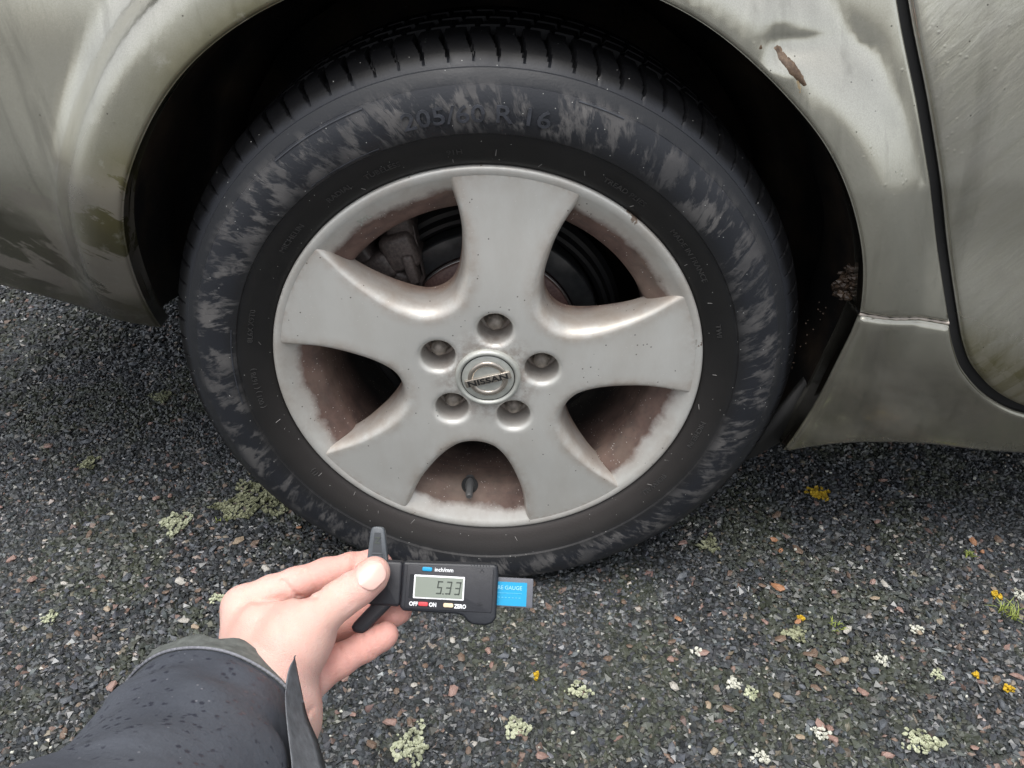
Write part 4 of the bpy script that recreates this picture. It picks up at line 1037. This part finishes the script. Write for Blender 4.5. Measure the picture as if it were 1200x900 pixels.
# thumbnail, a curved plate facing the camera
def nail(c, dx, w, l, nrm, bend=.55):
    dx = dx/np.linalg.norm(dx); nrm = nrm-dx*(nrm@dx); nrm /= np.linalg.norm(nrm); sd_ = np.cross(nrm, dx); V = []; F = []; A, B = 13, 15
    for i in range(A):
        for j in range(B):
            u = i/(A-1)*2-1; v = j/(B-1)*2-1
            ww = w*(1-.0*v)*math.sqrt(max(0, 1-max(0, -v-.30)**2/.52))*math.sqrt(max(.02, 1-max(0, v-.30)**2/.52))
            a = u*1.0; x = v*l; s_ = math.sin(a)/math.sin(1.0)*ww; hgt = (math.cos(a)-1)*ww*bend-.0007*v*v
            V.append(c+dx*x+sd_*s_+nrm*hgt)
    for i in range(A-1):
        for j in range(B-1): F.append((i*B+j, (i+1)*B+j, (i+1)*B+j+1, i*B+j+1))
    n0 = len(V); V += [v-nrm*.0006 for v in V]; F += [tuple(n0+q for q in f[::-1]) for f in F]; return np.array(V), F
cn_ = hc(438, 672, .4715)
V, Fc = nail(hc(435, 673, .4700), hc(444, 664, .4735)-hc(424, 683, .4672), .0078, .0088, np.array([-.10, .15, 1.]))
ob('thumbnail', cam2world(V)-np.array(PW), Fc, NAIL, person, PW)

# sleeve: open cuff ellipse lofted back towards the photographer
def ring(C0, ax, maj, a, b, n, wr, k):
    ax = ax/np.linalg.norm(ax); maj = maj-ax*(maj@ax); maj /= np.linalg.norm(maj); mn = np.cross(ax, maj); R = []
    for j in range(n):
        t = 2*math.pi*j/n; w = 1+wr*(.5*math.sin(3*t+k*.9)+.35*math.sin(5*t-k*1.3+1)+.25*math.sin(8*t+k*.7))
        R.append(C0+maj*a*w*math.cos(t)+mn*b*w*math.sin(t))
    return R
cen = np.array([hc(258, 818, .455), hc(243, 847, .435), hc(228, 879, .412), hc(211, 910, .39), hc(196, 962, .36), hc(150, 1040, .32), hc(60, 1110, .28), hc(0, 1220, .24)])
aa = [.0475, .0503, .0522, .0540, .0560, .0660, .0680, .0690]; bb = [.0370, .0420, .0460, .050, .054, .058, .060, .062]
tS = np.linspace(0, 1, len(cen)); tt_ = np.linspace(0, 1, 46); nR = 96
cs = np.stack([np.interp(tt_, tS, cen[:, k]) for k in range(3)], 1)
for _ in range(4): cs[1:-1] = (cs[:-2]+2*cs[1:-1]+cs[2:])/4
axd = np.gradient(cs, axis=0); sa_, sb_ = np.interp(tt_, tS, aa), np.interp(tt_, tS, bb)
majv = hc(345, 842, .455)-hc(180, 782, .455)
RG = [ring(cs[i], axd[i], majv, sa_[i], sb_[i], nR, .010+.026*min(1, i/10), i*.55) for i in range(46)]
inner = [ring(cs[i], axd[i], majv, sa_[i]-.0025, sb_[i]-.0025, nR, .010, i*.55) for i in (8, 5, 3, 1, 0)]
def loft(rs, cap=False):
    V = np.array([p for r in rs for p in r]); F = []
    for i in range(len(rs)-1):
        for j in range(nR): k = (j+1) % nR; F.append((i*nR+j, i*nR+k, (i+1)*nR+k, (i+1)*nR+j))
    if cap: F.append([(len(rs)-1)*nR+j for j in range(nR)])
    return V, F
V, Fc = loft(inner+RG, True); sl_ = ob('sleeve', cam2world(V)-np.array(PW), Fc, FABRIC, person, PW); sl_['label'] = 'dark navy jacket sleeve spotted with rain'
CUFF = plain('grey_green_cuff', (.115, .125, .118), .8, 0, .5, 900, .3)
cuffR = [[p-axd[i]/np.linalg.norm(axd[i])*(o_+w_*.0022*math.sin(j*.62+.8*math.sin(j*.23))) for j, p in enumerate(ring(cs[i], axd[i], majv, sa_[i]+e, sb_[i]+e, nR, .010+.018*min(1, i/10), i*.55))]
         for i, e, o_, w_ in ((1, -.003, .010, 1), (0, -.0026, .004, 1), (0, .0, .0055, 1), (0, .0012, .004, 1), (0, .0014, 0, .4), (1, .0014, 0, 0), (2, .0014, 0, 0), (3, .0013, 0, 0), (4, .0011, 0, 0), (4, -.001, 0, 0))]
V, Fc = loft(cuffR); cf = ob('cuff_band', cam2world(V)-np.array(PW), Fc, CUFF, person, PW)
pr = []
R0 = ring(cs[4], axd[4], majv, sa_[4]+.0014, sb_[4]+.0014, nR, .010+.018*.4, 4*.55)
for j in range(nR):
    pr.append(tube(R0[j], R0[(j+1) % nR]-R0[j], [(0, .0009), (np.linalg.norm(R0[(j+1) % nR]-R0[j]), .0009)], 6))
V, Fc = join(pr); ob('cuff_piping', cam2world(np.array(V))-np.array(PW), Fc, plain('pale_piping', (.20, .205, .23), .6), person, PW)
FLAP = plain('grey_flap_fabric', (.15, .16, .175), .75, 0, .5, 900, .25)
# pointed flap standing up at the cuff opening
ptsL = spline([hc(346, 769, .425), hc(338, 785, .418), (hc(334, 812, .408)), hc(336, 848, .396), hc(342, 900, .372), hc(345, 960, .35)], 8)
ptsR = spline([hc(344, 770, .425), hc(350, 800, .430), (hc(359, 840, .430)), hc(372, 872, .420), hc(384, 915, .402), hc(396, 970, .38)], 8)
V = []; Fc = []; K = 7
for i, (a, b) in enumerate(zip(ptsL, ptsR)):
    for j in range(K):
        t = j/(K-1); p = a+(b-a)*t; V.append(p+np.array([0, 0, 1])*(.006*math.sin(math.pi*t)*min(1, i/8)))
    if i: Fc += [((i-1)*K+j, (i-1)*K+j+1, i*K+j+1, i*K+j) for j in range(K-1)]
n0 = len(V); V += [v-np.array([0, 0, .0022]) for v in V]; f0 = list(Fc); Fc += [tuple(n0+q for q in f[::-1]) for f in f0]
nr = len(ptsL)
for i in range(nr-1):
    for j in (0, K-1): Fc.append((i*K+j, (i+1)*K+j, n0+(i+1)*K+j, n0+i*K+j))
fo = ob('cuff_flap', cam2world(np.array(V))-np.array(PW), Fc, FLAP, person, PW); fo['label'] = 'pointed dark flap standing up at the cuff opening'
for o in (sl_, cf, fo): fixn(o)
